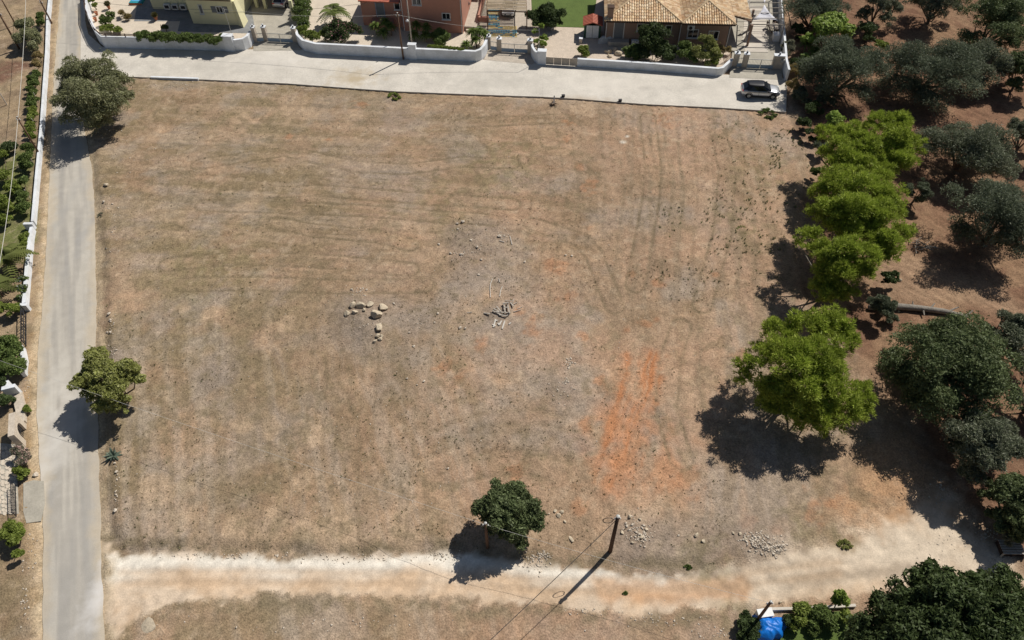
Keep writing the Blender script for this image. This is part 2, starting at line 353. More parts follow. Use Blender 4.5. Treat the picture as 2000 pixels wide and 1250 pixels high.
SPOTS = [(1132, 325, .5), (1150, 368, .9), (1085, 522, .8), (1105, 585, .9), (1045, 640, 1.), (1265, 640, .7), (1225, 650, .5), (1395, 540, .6), (895, 745, .6), (1140, 832, .5), (1170, 748, .6), (1015, 920, .8), (940, 680, .8), (1020, 610, .6), (1280, 625, .5), (1110, 240, .7), (1300, 230, 1.2), (1110, 270, .6), (1230, 538, .5), (1150, 450, .5), (1140, 660, .5), (1285, 560, .5), (1345, 935, .9), (1130, 1000, .6), (870, 720, .8), (560, 270, .5), (700, 205, 1.2), (640, 275, .5), (1460, 1030, .6), (1590, 985, .9), (1510, 1040, .6), (1655, 990, .9), (1560, 640, .9), (1450, 700, .8)]
for px, py, r in SPOTS:
    x, y = G(px, py); dd = np.hypot(GX - x, (GY - y) * 0.8) / r + warp * 2.2 + SPK
    C = mix(C, (0.44, 0.215, 0.11), sstep(1.15, 0.2, dd) * 0.55)
# bare sandy scrapes
for px, py, r in [(575, 215, 2.6), (465, 235, 1.6), (690, 225, 1.4), (490, 400, 1.2), (360, 600, .9), (560, 640, 1.), (470, 840, 1.), (540, 840, .8), (300, 960, 1.5), (365, 1020, 1.), (460, 1030, 1.), (540, 1000, 1.), (590, 950, .9), (600, 1020, .9), (930, 620, 1.), (510, 1050, 2.), (640, 1050, 2.2), (800, 1040, 1.6), (410, 690, .7), (410, 620, .8), (1215, 280, .45), (1080, 215, .6), (390, 1055, 1.), (1140, 205, 1.6), (620, 850, 1.), (1010, 1050, 1.5)]:
    x, y = G(px, py); dd = np.hypot(GX - x, (GY - y) * 0.8) / r + warp * 1.8
    C = mix(C, (0.47, 0.345, 0.235), sstep(1.15, 0.3, dd) * 0.75)
for px, py, r in [(1215, 280, .5), (1225, 268, .3)]:
    x, y = G(px, py); C = mix(C, (0.62, 0.57, 0.5), sstep(1., 0.2, np.hypot(GX - x, GY - y) / r + warp))
# ash-grey ground round the stone heaps
for px, py, r in [(700, 630, 3.4), (820, 620, 3.), (940, 470, 3.6), (920, 560, 3.), (990, 560, 3.), (960, 630, 2.6), (1100, 760, 2.), (420, 730, 2.5), (230, 690, 1.2), (1130, 870, 1.4), (1240, 1050, 2.4), (1330, 1060, 3), (1480, 1050, 2.6)]:
    x, y = G(px, py); dd = np.hypot(GX - x, GY - y) / r + warp2 * 1.4
    C = mix(C, (0.30, 0.245, 0.205), sstep(1.2, 0.3, dd) * 0.72 * (0.6 + 0.6 * A(0.6, 91)))
# orchard: ploughed red-brown soil
oa = sstep(-1.6, 1.8, d_orch + warp2 * 4)
oc = mix(np.zeros(C.shape) + np.array((0.195, 0.112, 0.070)), (0.255, 0.160, 0.098), sstep(0.42, 0.7, A(3.5, 101, 5)))
oc = mix(oc, (0.16, 0.085, 0.055), sstep(0.5, 0.72, A(1.1, 102, 5)) * 0.6)
litter = GP([(1700, 480), (1800, 500), (1960, 560), (2000, 620), (1850, 600), (1740, 600), (1690, 540)])
oc = mix(oc, (0.33, 0.225, 0.145), sstep(-1, 1.5, sdist(GX, GY, litter) + warp2 * 3) * (0.35 + 0.5 * A(0.5, 103)))
C = C * (1 - oa[..., None]) + oc * oa[..., None]
Z += oa * 0.16 * (fbm((GX * .7 + GY * .7) / 0.45, (GX * .7 - GY * .7) / 3., 1., 3, 105) - 0.5)
# sandy turning place and the white dirt track
tp = GP([(1620, 1010), (1690, 900), (1760, 860), (1830, 930), (1860, 1000), (1780, 1040), (1690, 1040)])
C = mix(C, (0.49, 0.295, 0.165), sstep(-1.5, 1.2, sdist(GX, GY, tp) + warp2 * 3) * (0.45 + 0.6 * A(1.7, 111)))
dtw = d_track + warp * 1.0 + warp2 * 1.2 + (A(.35, 119, 2) - .5) * .5; eas = 1.5 * sstep(11, 19, GX) * sstep(17, 21, GY); ta = sstep(-0.22 - eas, 0.22 + eas, dtw + eas * (A(1.0, 118, 4) - .5) * 3)
tc = mix(np.zeros(C.shape) + np.array((0.60, 0.48, 0.36)), (0.53, 0.38, 0.25), sstep(0.4, 0.65, A(2.4, 112, 5)) * 0.8)
wl = ldist(GX, GY, GP([(215, 1105), (330, 1098), (480, 1096), (700, 1104), (840, 1092), (900, 1090), (1050, 1118), (1150, 1124), (1330, 1124)])) / 1.0
tc = mix(tc, (0.74, 0.69, 0.60), sstep(1.5, 0.2, wl + warp2 * 1.8 + warp) * 0.92)
wl2 = ldist(GX, GY, GP([(1400, 1130), (1560, 1100), (1720, 1075), (1850, 1050), (1930, 1100)])) / 2.0
tc = mix(tc, (0.62, 0.525, 0.41), sstep(1.5, 0.2, wl2 + warp2 * 1.8) * 0.85)
og = ldist(GX, GY, GP([(1180, 1150), (1300, 1160), (1440, 1152)])) / 1.0
tc = mix(tc, (0.50, 0.285, 0.15), sstep(1.3, 0.2, og + warp * 1.6) * 0.7)
rt = ldist(GX, GY, GP([(1540, 1140), (1650, 1122), (1760, 1112), (1840, 1112)]))
tc = mix(tc, (0.34, 0.27, 0.20), sstep(0.75, 0.1, np.abs(rt) + warp * 0.7) * 0.6); rt2 = rt
C = C * (1 - ta[..., None]) + tc * ta[..., None]
for ln, wd in (([(240, 1140), (500, 1138), (800, 1140), (1100, 1155), (1400, 1150), (1640, 1120)], .3), ([(240, 1118), (500, 1116), (800, 1120), (1100, 1134), (1400, 1128), (1640, 1098)], .3)):
    g_ = np.exp(-((ldist(GX, GY, GP(ln)) + warp * .4) / wd) ** 2) * ta; Z -= 0.05 * g_; C = mix(C, (0.44, 0.31, 0.20), g_ * 0.5)
# verges of the lane, garden soil west of the wall
va = sstep(-0.5, 0.2, d_strip + warp * 0.5)
vc = mix(np.zeros(C.shape) + np.array((0.41, 0.295, 0.18)), (0.32, 0.22, 0.12), sstep(0.42, 0.65, A(1.3, 121)))
C = C * (1 - va[..., None]) + vc * va[..., None]
pale = sstep(1.0, 0.0, -d_lane + warp * 1.4) * (1 - sstep(0, .3, d_lane)); C = mix(C, (0.52, 0.42, 0.29), pale * 0.7)
west = GP([(120, -60), (108, 60), (99, 200), (92, 300), (80, 440), (68, 600), (40, 690), (20, 880), (-400, 880), (-600, -60)])
wa_ = sstep(-0.3, 0.3, sdist(GX, GY, west))
wc = mix(np.zeros(C.shape) + np.array((0.33, 0.245, 0.155)), (0.24, 0.175, 0.115), sstep(0.45, 0.65, A(2., 131, 5)))
gl = GP([(-200, 270), (60, 290), (60, 470), (-300, 480)]); wc = mix(wc, (0.13, 0.155, 0.045), sstep(-1, .8, sdist(GX, GY, gl) + warp2 * 2) * 0.85)
bs = GP([(-100, 115), (55, 120), (62, 130), (0, 165), (-100, 160)]); wc = mix(wc, (0.16, 0.085, 0.06), sstep(-.6, .6, sdist(GX, GY, bs)) * 0.8)
C = C * (1 - wa_[..., None]) + wc * wa_[..., None]
# green weeds thinly covering some corners
for px, py, r in [(1490, 330, 5), (1450, 440, 4), (770, 188, .8), (1500, 222, 1.6), (1560, 1020, 2.4), (1380, 1090, 2), (1650, 1060, 1.3), (1440, 1215, 2), (980, 320, 6), (880, 400, 5), (400, 520, 6)]:
    x, y = G(px, py); C = mix(C, (0.20, 0.185, 0.085), sstep(1.1, 0.3, np.hypot(GX - x, GY - y) / r + warp2) * sstep(0.42, 0.66, A(0.8, 141, 4)) * 0.38)
# dead-grass mottling: darker thatch and bleached straw in palm-sized to stride-sized patches
big_ = A(6., 181, 3); C = mix(C, (0.205, 0.165, 0.10), (1 - ta) * (1 - oa) * (1 - ra) * sstep(.54, .68, A(.85, 182, 4)) * (.14 + .34 * sstep(.4, .65, big_)))
C = mix(C, (0.47, 0.37, 0.27), (1 - ta) * (1 - oa) * (1 - ra) * sstep(.56, .72, A(.7, 183, 4)) * (.16 + .3 * sstep(.6, .35, big_)))
C = mix(C, (0.185, 0.145, 0.09), TM * (1 - ta) * (1 - .6 * ra))
# fine straw grain
C *= (0.82 + 0.36 * A(0.33, 151, 2))[..., None]; C *= (0.90 + 0.20 * A(1.1, 153, 3))[..., None]; C *= (0.90 + 0.20 * A(9., 152, 3))[..., None]
fm = ((1 - va) * (1 - wa_) * (1 - ta) * (1 - oa) * (1 - .8 * sstep(.1, .5, ra)))[..., None]; lum = C.mean(-1, keepdims=True); C = C * (1 - fm) + (C * .94 + lum * .06) * np.array((0.935, 0.91, 0.865)) * fm
fr_ = np.exp(-((d_track + .5 + warp * 1.2) / .45) ** 2) * (GX < 14); C = mix(C, (0.20, 0.16, 0.10), fr_ * sstep(.35, .6, A(.7, 171)) * .75)
C = np.clip(C, 0.01, 0.9)
# relief
Z += 0.16 * (A(4., 161) - 0.5) + 0.10 * (A(0.6, 162, 3) - 0.5)
fi = sstep(0, 1.1, d_field + warp * 0.5)
we_bank = sstep(-18, -24, GX + 0.36 * (GY - 40) * 0 + 0) ; ld_ = ldist(GX, GY, laneR)
bank = 0.16 + 0.14 * sstep(8, -16, GX); Z += fi * bank * (1 - sstep(0.0, 1, sstep(64, 72, GY)))
for px, py, r, h in [(705, 615, 2.2, .35), (730, 655, 1.4, .25), (940, 470, 3.5, .3), (985, 600, 1.6, .2), (1100, 755, 1.6, .22), (1490, 1065, 2.2, .35), (1245, 1035, 1.8, .25), (1400, 1085, 2., .2)]:
    x, y = G(px, py); Z += h * np.exp(-((GX - x) ** 2 + (GY - y) ** 2) / r ** 2)
flat = np.maximum(sstep(-0.45, 0.1, d_lane), sstep(-0.25, 0.05, d_road)); garden = GP([(160, -80), (166, 60), (200, 90), (590, 92), (1130, 125), (1534, 152), (1545, -80)])
flat = np.maximum(flat, sstep(-0.3, 0.1, sdist(GX, GY, garden)))
yard = GP([(-200, 860), (36, 866), (40, 1005), (-200, 1010)]); flat = np.maximum(flat, sstep(-0.1, 0.1, sdist(GX, GY, yard)))
Z = Z * (1 - flat) - 0.09 * flat
dsl = np.where(GY < 84, -d_road, 9); Z -= 0.12 * np.exp(-(np.clip(dsl, 0, 9) / 0.8) ** 2) * (dsl > 0) * (GX > -46)
far = sstep(140, 400, np.hypot(GX, GY - 40)); Z *= (1 - far)
def gz(x, y):
    i = np.clip(np.searchsorted(gx, x) - 1, 0, nx - 2); j = np.clip(np.searchsorted(gy, y) - 1, 0, ny - 2)
    tx = (x - gx[i]) / (gx[i + 1] - gx[i]); ty = (y - gy[j]) / (gy[j + 1] - gy[j])
    return (Z[j, i] * (1 - tx) + Z[j, i + 1] * tx) * (1 - ty) + (Z[j + 1, i] * (1 - tx) + Z[j + 1, i + 1] * tx) * ty
def ON(px, py):
    x, y = G(px, py); z = float(gz(x, y)); x, y = G(px, py, z); return np.array([x, y, float(gz(x, y))])
# one continuous sheet, cut into named pieces along the (ragged) borders
VV = np.stack([GX.ravel(), GY.ravel(), Z.ravel()], 1); CC = C.reshape(-1, 3)
ii = (np.arange(ny - 1)[:, None] * nx + np.arange(nx - 1)[None, :]); QF = np.stack([ii, ii + 1, ii + nx + 1, ii + nx], -1)
dzx = np.gradient(Z, gx, axis=1); dzy = np.gradient(Z, gy, axis=0)
NN = np.stack([-dzx, -dzy, np.ones_like(Z)], -1).reshape(-1, 3); NN /= np.linalg.norm(NN, axis=1, keepdims=True)
zone = np.zeros((ny - 1, nx - 1), int); sub = lambda a: a[:-1, :-1]
zone[sub(d_field + warp * .5) > 0] = 1; zone[sub(d_orch + warp2 * 3) > 0] = 2; zone[sub(dtw) > 0] = 3
for k, nm in enumerate(('ground', 'field', 'orchard_ground', 'dirt_track')):
    q = QF[zone == k].reshape(-1, 4); u, inv = np.unique(q.ravel(), return_inverse=True)
    me = npmesh(nm, VV[u], inv.reshape(-1, 4), CC[u], True)
    me.normals_split_custom_set_from_vertices([tuple(n_) for n_ in NN[u]])
    tag(link(nm, me, M['track_soil' if k == 3 else 'soil']), kind='structure')

# ------------------------------------------------------------------ paved surfaces
def dense(line, step=0.6):
    out = []
    for a, b in zip(line[:-1], line[1:]):
        n = max(1, int(math.dist(a, b) / step))
        for i in range(n): out.append((a[0] + (b[0] - a[0]) * i / n, a[1] + (b[1] - a[1]) * i / n))
    return out + [line[-1]]
def sheet(name, Lp, Rp, z, mt, n, m_, rag=0.12, parent=None, colfn=None):      # ribbon between two borders with ragged edges
    def resamp(pl, n):
        pl = np.array(pl); s = np.r_[0, np.cumsum(np.hypot(*np.diff(pl, axis=0).T))]; t = np.linspace(0, s[-1], n)
        return np.stack([np.interp(t, s, pl[:, 0]), np.interp(t, s, pl[:, 1])], 1)
    a, b = resamp(Lp, n), resamp(Rp, n); T = np.linspace(0, 1, m_)[None, :, None]
    a = a + (np.stack([fbm(a[:, 0], a[:, 1], 1.3, 3, 7), fbm(a[:, 0], a[:, 1], 1.3, 3, 8)], 1) - .5) * 2 * rag
    b = b + (np.stack([fbm(b[:, 0], b[:, 1], 1.3, 3, 7), fbm(b[:, 0], b[:, 1], 1.3, 3, 8)], 1) - .5) * 2 * rag
    p = a[:, None] * (1 - T) + b[:, None] * T
    zz = z + 0.03 * np.sin(np.pi * T[..., 0]) + 0 * p[..., 0]
    V = np.concatenate([p, zz[..., None]], 2).reshape(-1, 3); i = np.arange(n - 1)[:, None] * m_ + np.arange(m_ - 1)[None]
    me = npmesh(name, V, np.stack([i, i + m_, i + m_ + 1, i + 1], -1).reshape(-1, 4), None if colfn is None else colfn(p.reshape(-1, 2), np.tile(T[0, :, 0], n)), True)
    return link(name, me, mt, parent)
def stains(m_, spots, scale=.8):                                        # marks with a place of their own: washed lime, oil, mud
    n, l = m_.node_tree.nodes, m_.node_tree.links; b = n['Principled BSDF']; src = b.inputs['Base Color'].links[0].from_socket; geo = n.new('ShaderNodeNewGeometry')
    nz = n.new('ShaderNodeTexNoise'); nz.inputs['Scale'].default_value = scale; nz.inputs['Detail'].default_value = 5; l.new(geo.outputs['Position'], nz.inputs['Vector'])
    for (px, py), (rx, ry), col, amt in spots:
        x, y = G(px, py); mp = n.new('ShaderNodeMapping'); mp.vector_type = 'POINT'; mp.inputs['Location'].default_value = (-x / rx, -y / ry, 0); mp.inputs['Scale'].default_value = (1 / rx, 1 / ry, 0)
        l.new(geo.outputs['Position'], mp.inputs['Vector']); ln_ = n.new('ShaderNodeVectorMath'); ln_.operation = 'LENGTH'; l.new(mp.outputs[0], ln_.inputs[0])
        ad = n.new('ShaderNodeMath'); ad.operation = 'MULTIPLY_ADD'; l.new(nz.outputs[0], ad.inputs[0]); ad.inputs[1].default_value = 2.4; l.new(ln_.outputs['Value'], ad.inputs[2])
        mr = n.new('ShaderNodeMapRange'); l.new(ad.outputs[0], mr.inputs[0]); mr.inputs[1].default_value = 2.3; mr.inputs[2].default_value = 1.2; mr.inputs[3].default_value = 0; mr.inputs[4].default_value = amt
        mx = n.new('ShaderNodeMix'); mx.data_type = 'RGBA'; l.new(mr.outputs[0], mx.inputs[0]); l.new(src, mx.inputs[6]); mx.inputs[7].default_value = (*col, 1); src = mx.outputs[2]
    l.new(src, b.inputs['Base Color'])
stains(M['road_concrete'], [((690, 152), (3.6, 2.2), (.44, .35, .22), .75), ((560, 115), (7, 2.5), (.68, .64, .58), .6), ((1180, 165), (9, 3), (.66, .61, .54), .6), ((960, 160), (8, 3), (.45, .42, .37), .5), ((430, 130), (9, 2.5), (.45, .42, .37), .5), ((1130, 196), (4, 1), (.42, .33, .23), .6), ((1260, 172), (.9, .7), (.40, .37, .33), .6), ((1400, 185), (5, 3), (.62, .57, .5), .4)])
stains(M['asphalt'], [((100, 880), (1.6, 7), (.62, .59, .54), .75), ((95, 780), (1.2, 5), (.60, .57, .51), .6), ((196, 1150), (1., 4), (.64, .62, .60), .8), ((185, 420), (.7, 9), (.33, .32, .31), .5), ((120, 420), (.7, 12), (.37, .355, .33), .45), ((150, 1050), (1.2, 10), (.36, .34, .31), .35)])
def lane_col(p, t):
    x, y = p.T; q = x * -ld[1] + y * ld[0]; s_ = x * ld[0] + y * ld[1]; f1 = fbm(q / .5, s_ / 9., 1., 3, 7); f2 = fbm(x, y, 1.6, 4, 8); f3 = fbm(x, y, .5, 3, 10)
    c = np.zeros((len(x), 3)) + np.array((.40, .37, .325)); c = mix(c, (.33, .315, .29), sstep(.5, .7, f1) * .6); c = mix(c, (.49, .455, .395), sstep(.5, .3, f1) * .7)
    for t0, wd, a in ((.28, .10, .4), (.72, .09, .45)): c = mix(c, (.34, .32, .29), np.exp(-((t - t0 + .05 * (f2 - .5)) / wd) ** 2) * a * sstep(.3, .6, f1))
    e = np.minimum(t, 1 - t) * 4.2; dust = sstep(1.0, .05, e + (f2 - .5) * 1.1 + (f3 - .5) * .6); c = mix(c, (.50, .43, .33), dust * .85)
    return c * (.92 + .16 * f3)[:, None]
tag(sheet('lane', laneL, laneR, -0.03, M['asphalt'], 700, 44, 0.10, None, lane_col), kind='structure')
road = bpy.data.objects.new('concrete_road', None); COL.objects.link(road); tag(road, kind='structure')
def at_x(pl, px):
    a = np.array(pl, float); return float(np.interp(px, a[:, 0], a[:, 1]))
cuts = [166, 562, 1062, 1538]
for k in range(len(cuts) - 1):
    a, b = cuts[k], cuts[k + 1]; g_ = 0.15 if k else 0
    top = [(x, at_x(ROAD_TOP[2:], x)) for x in np.linspace(a + g_, b, 8)]; low = [(x, at_x(ROAD_LOW, x)) for x in np.linspace(a + g_ - 3 * (k > 0), b - 3, 8)]
    if k == 0: top = [(166, -60), (166, 40)] + ROAD_TOP[2:4] + [(x, at_x(ROAD_TOP[2:], x)) for x in (300, 400, 480, 562)]; low = [(159, -60), (158, 40), (157, 146)] + low[2:]
    MB().prism(GP(top) + GP(low[::-1]), -0.32, 0.012 + 0.004 * (k % 2)).build('slab', M['road_concrete'], road)
# ------------------------------------------------------------------ foliage
def unit(a): return a / (np.linalg.norm(a, axis=-1, keepdims=True) + 1e-9)
def leaves(lobes, N, size, rng, col, aspect=0.5, fill=0.35, spiky=0., low=-0.55, lobevar=0.16, leafvar=0.22, col2=None):
    N = int(N * 3.3); size = size * 0.9; L = np.asarray(lobes, float); wts = (L[:, 3] * L[:, 4] + L[:, 4] * L[:, 5]); idx = rng.choice(len(L), N, p=wts / wts.sum())
    d = unit(rng.normal(size=(N, 3))); bad = d[:, 2] < low; d[bad, 2] *= -1
    ang = d * 3.1; lump = 0.88 + 0.25 * (np.sin(ang[:, 0] * 2.3 + idx * 1.7) * np.sin(ang[:, 1] * 2.1 + idx) * np.sin(ang[:, 2] * 2.7 + idx * .6) + .3)
    rad = (1 - fill * rng.random(N) ** 1.4) * lump + np.where(rng.random(N) < .3, rng.exponential(.13, N), 0) * (np.sin(d[:, 0] * 11 + idx) * np.sin(d[:, 1] * 9 + idx * 2) * np.sin(d[:, 2] * 10 + idx * 3) > -.1)
    p = L[idx, :3] + d * L[idx, 3:6] * rad[:, None]
    nrm = unit(d * 0.9 + rng.normal(size=(N, 3)) * 0.5 + np.array([0, 0, .45]))
    t = unit(np.cross(nrm, rng.normal(size=(N, 3))))
    if spiky: t = unit(t * (1 - spiky) + (d + np.array([0, 0, .35])) * spiky); nrm = unit(np.cross(t, rng.normal(size=(N, 3))))
    b = np.cross(nrm, t); s = size * (0.6 + 0.8 * rng.random(N))[:, None]
    V = np.stack([p - t * s * .5 + b * s * aspect * .5, p + t * s * .6, p - t * s * .5 - b * s * aspect * .5], 1).reshape(-1, 3)
    lv = 1 + (rng.random(len(L)) - .5) * 2 * lobevar; k = lv[idx] * (1 + (rng.random(N) - .5) * 2 * leafvar)
    c = np.array(col)[None] * k[:, None]
    if col2 is not None:
        mm = (rng.random(N) < 0.3)[:, None]; c = np.where(mm, np.array(col2)[None] * k[:, None], c)
    return V, np.repeat(c, 3, 0)
def leafmesh(name, V, c):
    return npmesh(name, V, np.arange(len(V)).reshape(-1, 3), np.clip(c, 0.004, 0.9))
def crown_lobes(rng, n, rx, ry, rz, cz, sub=(0.26, 0.44)):
    d = unit(rng.normal(size=(n, 3))); d[:, 2] = np.where(d[:, 2] < -0.45, -d[:, 2], d[:, 2])
    q = 0.45 + 0.33 * rng.random(n); s = (sub[0] + (sub[1] - sub[0]) * rng.random(n)) * (rx + ry) / 2
    c = d * q[:, None] * np.array([rx, ry, rz]) * (0.6 + 0.62 * rng.random(n))[:, None] + np.array([0, 0, cz])
    return np.concatenate([c, np.stack([s, s, s * 0.72], 1)], 1)
# kinds: colour, leaf size, aspect, spikiness, second colour, bark
KIND = {
    'olive': ((0.225, 0.235, 0.118), 0.23, 0.46, 0.2, (0.31, 0.315, 0.19), 'bark'),
    'light_olive': ((0.275, 0.295, 0.085), 0.23, 0.46, 0.2, (0.34, 0.35, 0.14), 'bark'),
    'dark_olive': ((0.125, 0.150, 0.092), 0.20, 0.42, 0.4, (0.20, 0.225, 0.155), 'bark'),
    'grey_olive': ((0.150, 0.172, 0.105), 0.21, 0.42, 0.4, (0.27, 0.285, 0.205), 'bark'),
    'carob': ((0.118, 0.152, 0.064), 0.2, 0.55, 0.15, (0.165, 0.20, 0.09), 'bark'),
    'oak': ((0.072, 0.102, 0.036), 0.26, 0.62, 0.1, (0.085, 0.115, 0.042), 'bark'),
    'pine': ((0.300, 0.375, 0.056), 0.27, 0.30, 0.66, (0.40, 0.465, 0.088), 'grey_bark'),
    'fig': ((0.220, 0.310, 0.055), 0.32, 0.8, 0.0, (0.29, 0.37, 0.085), 'bark'),
    'shrub': ((0.125, 0.175, 0.048), 0.17, 0.65, 0.1, (0.175, 0.23, 0.07), 'bark'),
    'dark_shrub': ((0.070, 0.100, 0.036), 0.17, 0.65, 0.1, (0.10, 0.14, 0.05), 'bark'),
    'bright_shrub': ((0.200, 0.255, 0.050), 0.17, 0.65, 0.1, (0.26, 0.31, 0.075), 'bark'),
    'grey_shrub': ((0.23, 0.23, 0.155), 0.18, 0.4, 0.5, (0.29, 0.29, 0.21), 'bark'),
    'straw': ((0.36, 0.28, 0.13), 0.3, 0.18, 0.8, (0.29, 0.24, 0.10), 'bark'),
}
TREES = {}
def tree_meshes(kind, rx, ry, rz, cz, N, seed, nl=26, extra=None, sub=(0.26, 0.44), size=None, trunk=True, tr=None):
    rng = np.random.default_rng(seed); col, sz, asp, spk, c2, bk = KIND[kind]; sz = size or sz
    if extra is None:
        nb = max(3, nl // 3); big = []
        for k in range(nb):
            a = 6.283 * (k * .618 + rng.random() * .25); q = .62 * math.sqrt((k + .4) / nb); br = (.34 + .26 * rng.random()) * (1.15 - .3 * q)
            big.append((math.cos(a) * q * rx, math.sin(a) * q * ry, cz + rz * (.42 * (1 - q * 1.5) + rng.normal() * .16), br * rx, br * ry, br * (rx * .35 + rz * .6)))
        for k in range(nb // 2 + 1):                # low skirts of foliage
            a = 6.283 * rng.random(); q = .5 + .2 * rng.random(); big.append((math.cos(a) * q * rx, math.sin(a) * q * ry, cz - rz * (.3 + .25 * rng.random()), .36 * rx, .36 * ry, .33 * rz))
        L = np.concatenate([crown_lobes(rng, 12, b_[3] * 1.1, b_[4] * 1.1, b_[5] * 1.1, 0, (.2, .46)) + np.array([*b_[:3], 0, 0, 0]) for b_ in big])
    else: L = extra
    V, c = leaves(L, N, sz, rng, col, asp, spiky=spk, col2=c2)
    out = [leafmesh('crown', V, c)]
    if trunk:
        mb = MB(); r0 = tr or max(0.10, 0.055 * rx); fk = np.array([rng.normal() * .12, rng.normal() * .12, max(0.5, (cz - rz) * 0.85)])
        mb.tube([(0, 0, -0.25), (fk[0] * .3, fk[1] * .3, fk[2] * .4), fk], [r0 * 1.35, r0, r0 * .85], 8)
        for k in rng.permutation(len(L))[:min(9, len(L))]:
            e = L[k, :3]; mid = (fk + e) / 2 + rng.normal(size=3) * 0.12 * rx + np.array([0, 0, -.1 * rz])
            mb.tube([fk - (0, 0, .1), mid, e], [r0 * .55, r0 * .36, r0 * .12], 5)
        me = bpy.data.meshes.new('trunk'); me.from_pydata(mb.v, [], mb.f); me.polygons.foreach_set('use_smooth', np.ones(len(me.polygons), bool))
        me.materials.append(M[bk]); out.append(me)
    return out
def tree(name, label, cat, kind, px, py, wpx, hc, N, seed, flat=0.85, nl=26, group=None, deep=1.0, share=None, rz=0., extra=None, sub=(0.26, 0.44), size=None, trunk=True, tr=None):
    """px,py: the crown's middle in the photo, wpx its width there, hc the height of its middle (from its shadow)"""
    x, y = G(px, py, hc); g0 = float(gz(x, y)); r = wpx / 2 * mpp(px, py, hc) * (0.98 if extra is not None else 1.06); zr = min(r * flat, hc * 0.95)
    t = thing(name, label, cat, (x, y, g0), rz, group)
    if share and share in TREES:
        ms, r0 = TREES[share]; t.scale = (r / r0,) * 3
        t.location.x, t.location.y = G(px, py, hc * 1.0)
    else:
        if extra is not None:                       # lobes given as photo pixel, height, radius
            L = []
            for a, b, h, q in extra:
                X, Y = G(a, b, h); q = q * mpp(a, b, h); L.append((X - x, Y - y, h - g0, q, q, q * .8))
            L = np.array(L); rng = np.random.default_rng(seed); sl_ = []; br_ = []
            for i in range(len(L)):                 # fill the hollows between neighbouring boughs
                for j in range(i):
                    if np.linalg.norm(L[i, :3] - L[j, :3]) < .95 * (L[i, 3] + L[j, 3]): br_.append((L[i] + L[j]) / 2 * np.array([1, 1, 1, .8, .8, .8]) - np.array([0, 0, .12, 0, 0, 0]))
            if len(br_) > 10: br_ = [br_[k] for k in rng.permutation(len(br_))[:10]]
            L = np.concatenate([L, np.array(br_)]) if br_ else L
            for l_ in L:
                k_ = 1.3 if kind == 'pine' else 1.16; s_ = crown_lobes(rng, 34 if kind == 'pine' else 18, l_[3] * k_, l_[4] * k_, l_[5] * k_, 0, (0.13, 0.32) if kind == 'pine' else (0.18, 0.42)); s_[:, :3] += l_[:3]; sl_.append(s_)
            extra = np.concatenate(sl_)
        ms = tree_meshes(kind, r, r * deep, zr, hc - g0, N, seed, nl, extra, sub, size, trunk, tr)
        if share: TREES[share] = (ms, r)
    link('crown', ms[0], M['leaf'], t)
    if len(ms) > 1: link('trunk', ms[1], None, t)
    return t
T = tree
# the three trees standing on and beside the field
T('olive_tree', 'big round grey-green olive tree where the lane meets the concrete road', 'tree', 'olive', 183, 180, 150, 3.5, 20000, 11,
  extra=[(150, 150, 4.2, 40), (200, 140, 4.4, 36), (235, 165, 3.6, 28), (130, 195, 3.2, 30), (170, 190, 4.6, 44), (215, 195, 3.8, 38), (190, 225, 3.0, 34), (150, 215, 2.9, 30), (240, 190, 2.9, 20), (200, 238, 2.0, 22)], tr=0.35)
T('olive_tree', 'ragged light green olive tree leaning over the lane edge', 'tree', 'light_olive', 212, 745, 140, 2.9, 12000, 12,
  extra=[(185, 705, 3.3, 27), (165, 742, 2.8, 22), (205, 735, 3.6, 34), (250, 725, 3.2, 28), (270, 742, 2.7, 14), (225, 765, 3.2, 30), (205, 790, 2.4, 24), (240, 790, 2.2, 22), (178, 770, 2.2, 16)], tr=0.16)
T('carob_tree', 'dark green rounded tree beside the white dirt track', 'tree', 'carob', 990, 1003, 128, 2.5, 12000, 13,
  extra=[(972, 965, 3.0, 27), (1005, 970, 3.0, 30), (945, 995, 2.5, 24), (985, 1000, 3.4, 36), (1030, 995, 2.6, 30), (1045, 1022, 2.1, 18), (1000, 1030, 2.3, 32), (960, 1020, 2.0, 22), (1015, 1050, 1.4, 20)], tr=0.15)
# pines
T('pine_tree', 'bright green pine standing alone with its full shadow on the red field', 'tree', 'pine', 1572, 722, 270, 4.4, 26000, 14,
  extra=[(1520, 650, 5.0, 36), (1575, 645, 5.4, 42), (1625, 630, 5.2, 36), (1650, 665, 4.6, 34), (1480, 700, 4.2, 42), (1455, 735, 3.4, 24), (1540, 705, 5.8, 52), (1600, 700, 5.8, 50), (1560, 760, 4.8, 48), (1625, 745, 4.8, 46), (1510, 760, 3.6, 36), (1680, 770, 3.6, 32), (1650, 800, 3.4, 40), (1595, 805, 3.4, 36), (1690, 800, 2.8, 18), (1545, 800, 2.8, 28), (1560, 812, 2.0, 36), (1505, 785, 2.3, 30), (1600, 828, 1.9, 32), (1530, 775, 2.6, 34)], tr=0.22)
T('pine_tree', 'yellow-green pine with tall grey trunk beside the fallen log', 'tree', 'pine', 1650, 500, 180, 4.6, 17000, 15,
  extra=[(1580, 470, 4.4, 26), (1610, 500, 4.8, 34), (1650, 490, 5.4, 36), (1690, 505, 5.2, 34), (1640, 530, 4.2, 34), (1680, 540, 3.8, 30), (1605, 540, 3.6, 26), (1640, 570, 2.6, 30), (1600, 570, 2.6, 26), (1740, 470, 5.0, 26), (1765, 455, 4.6, 26), (1735, 495, 4.0, 22), (1700, 465, 4.6, 30), (1660, 455, 4.4, 28), (1715, 485, 4.2, 24)], tr=0.26)
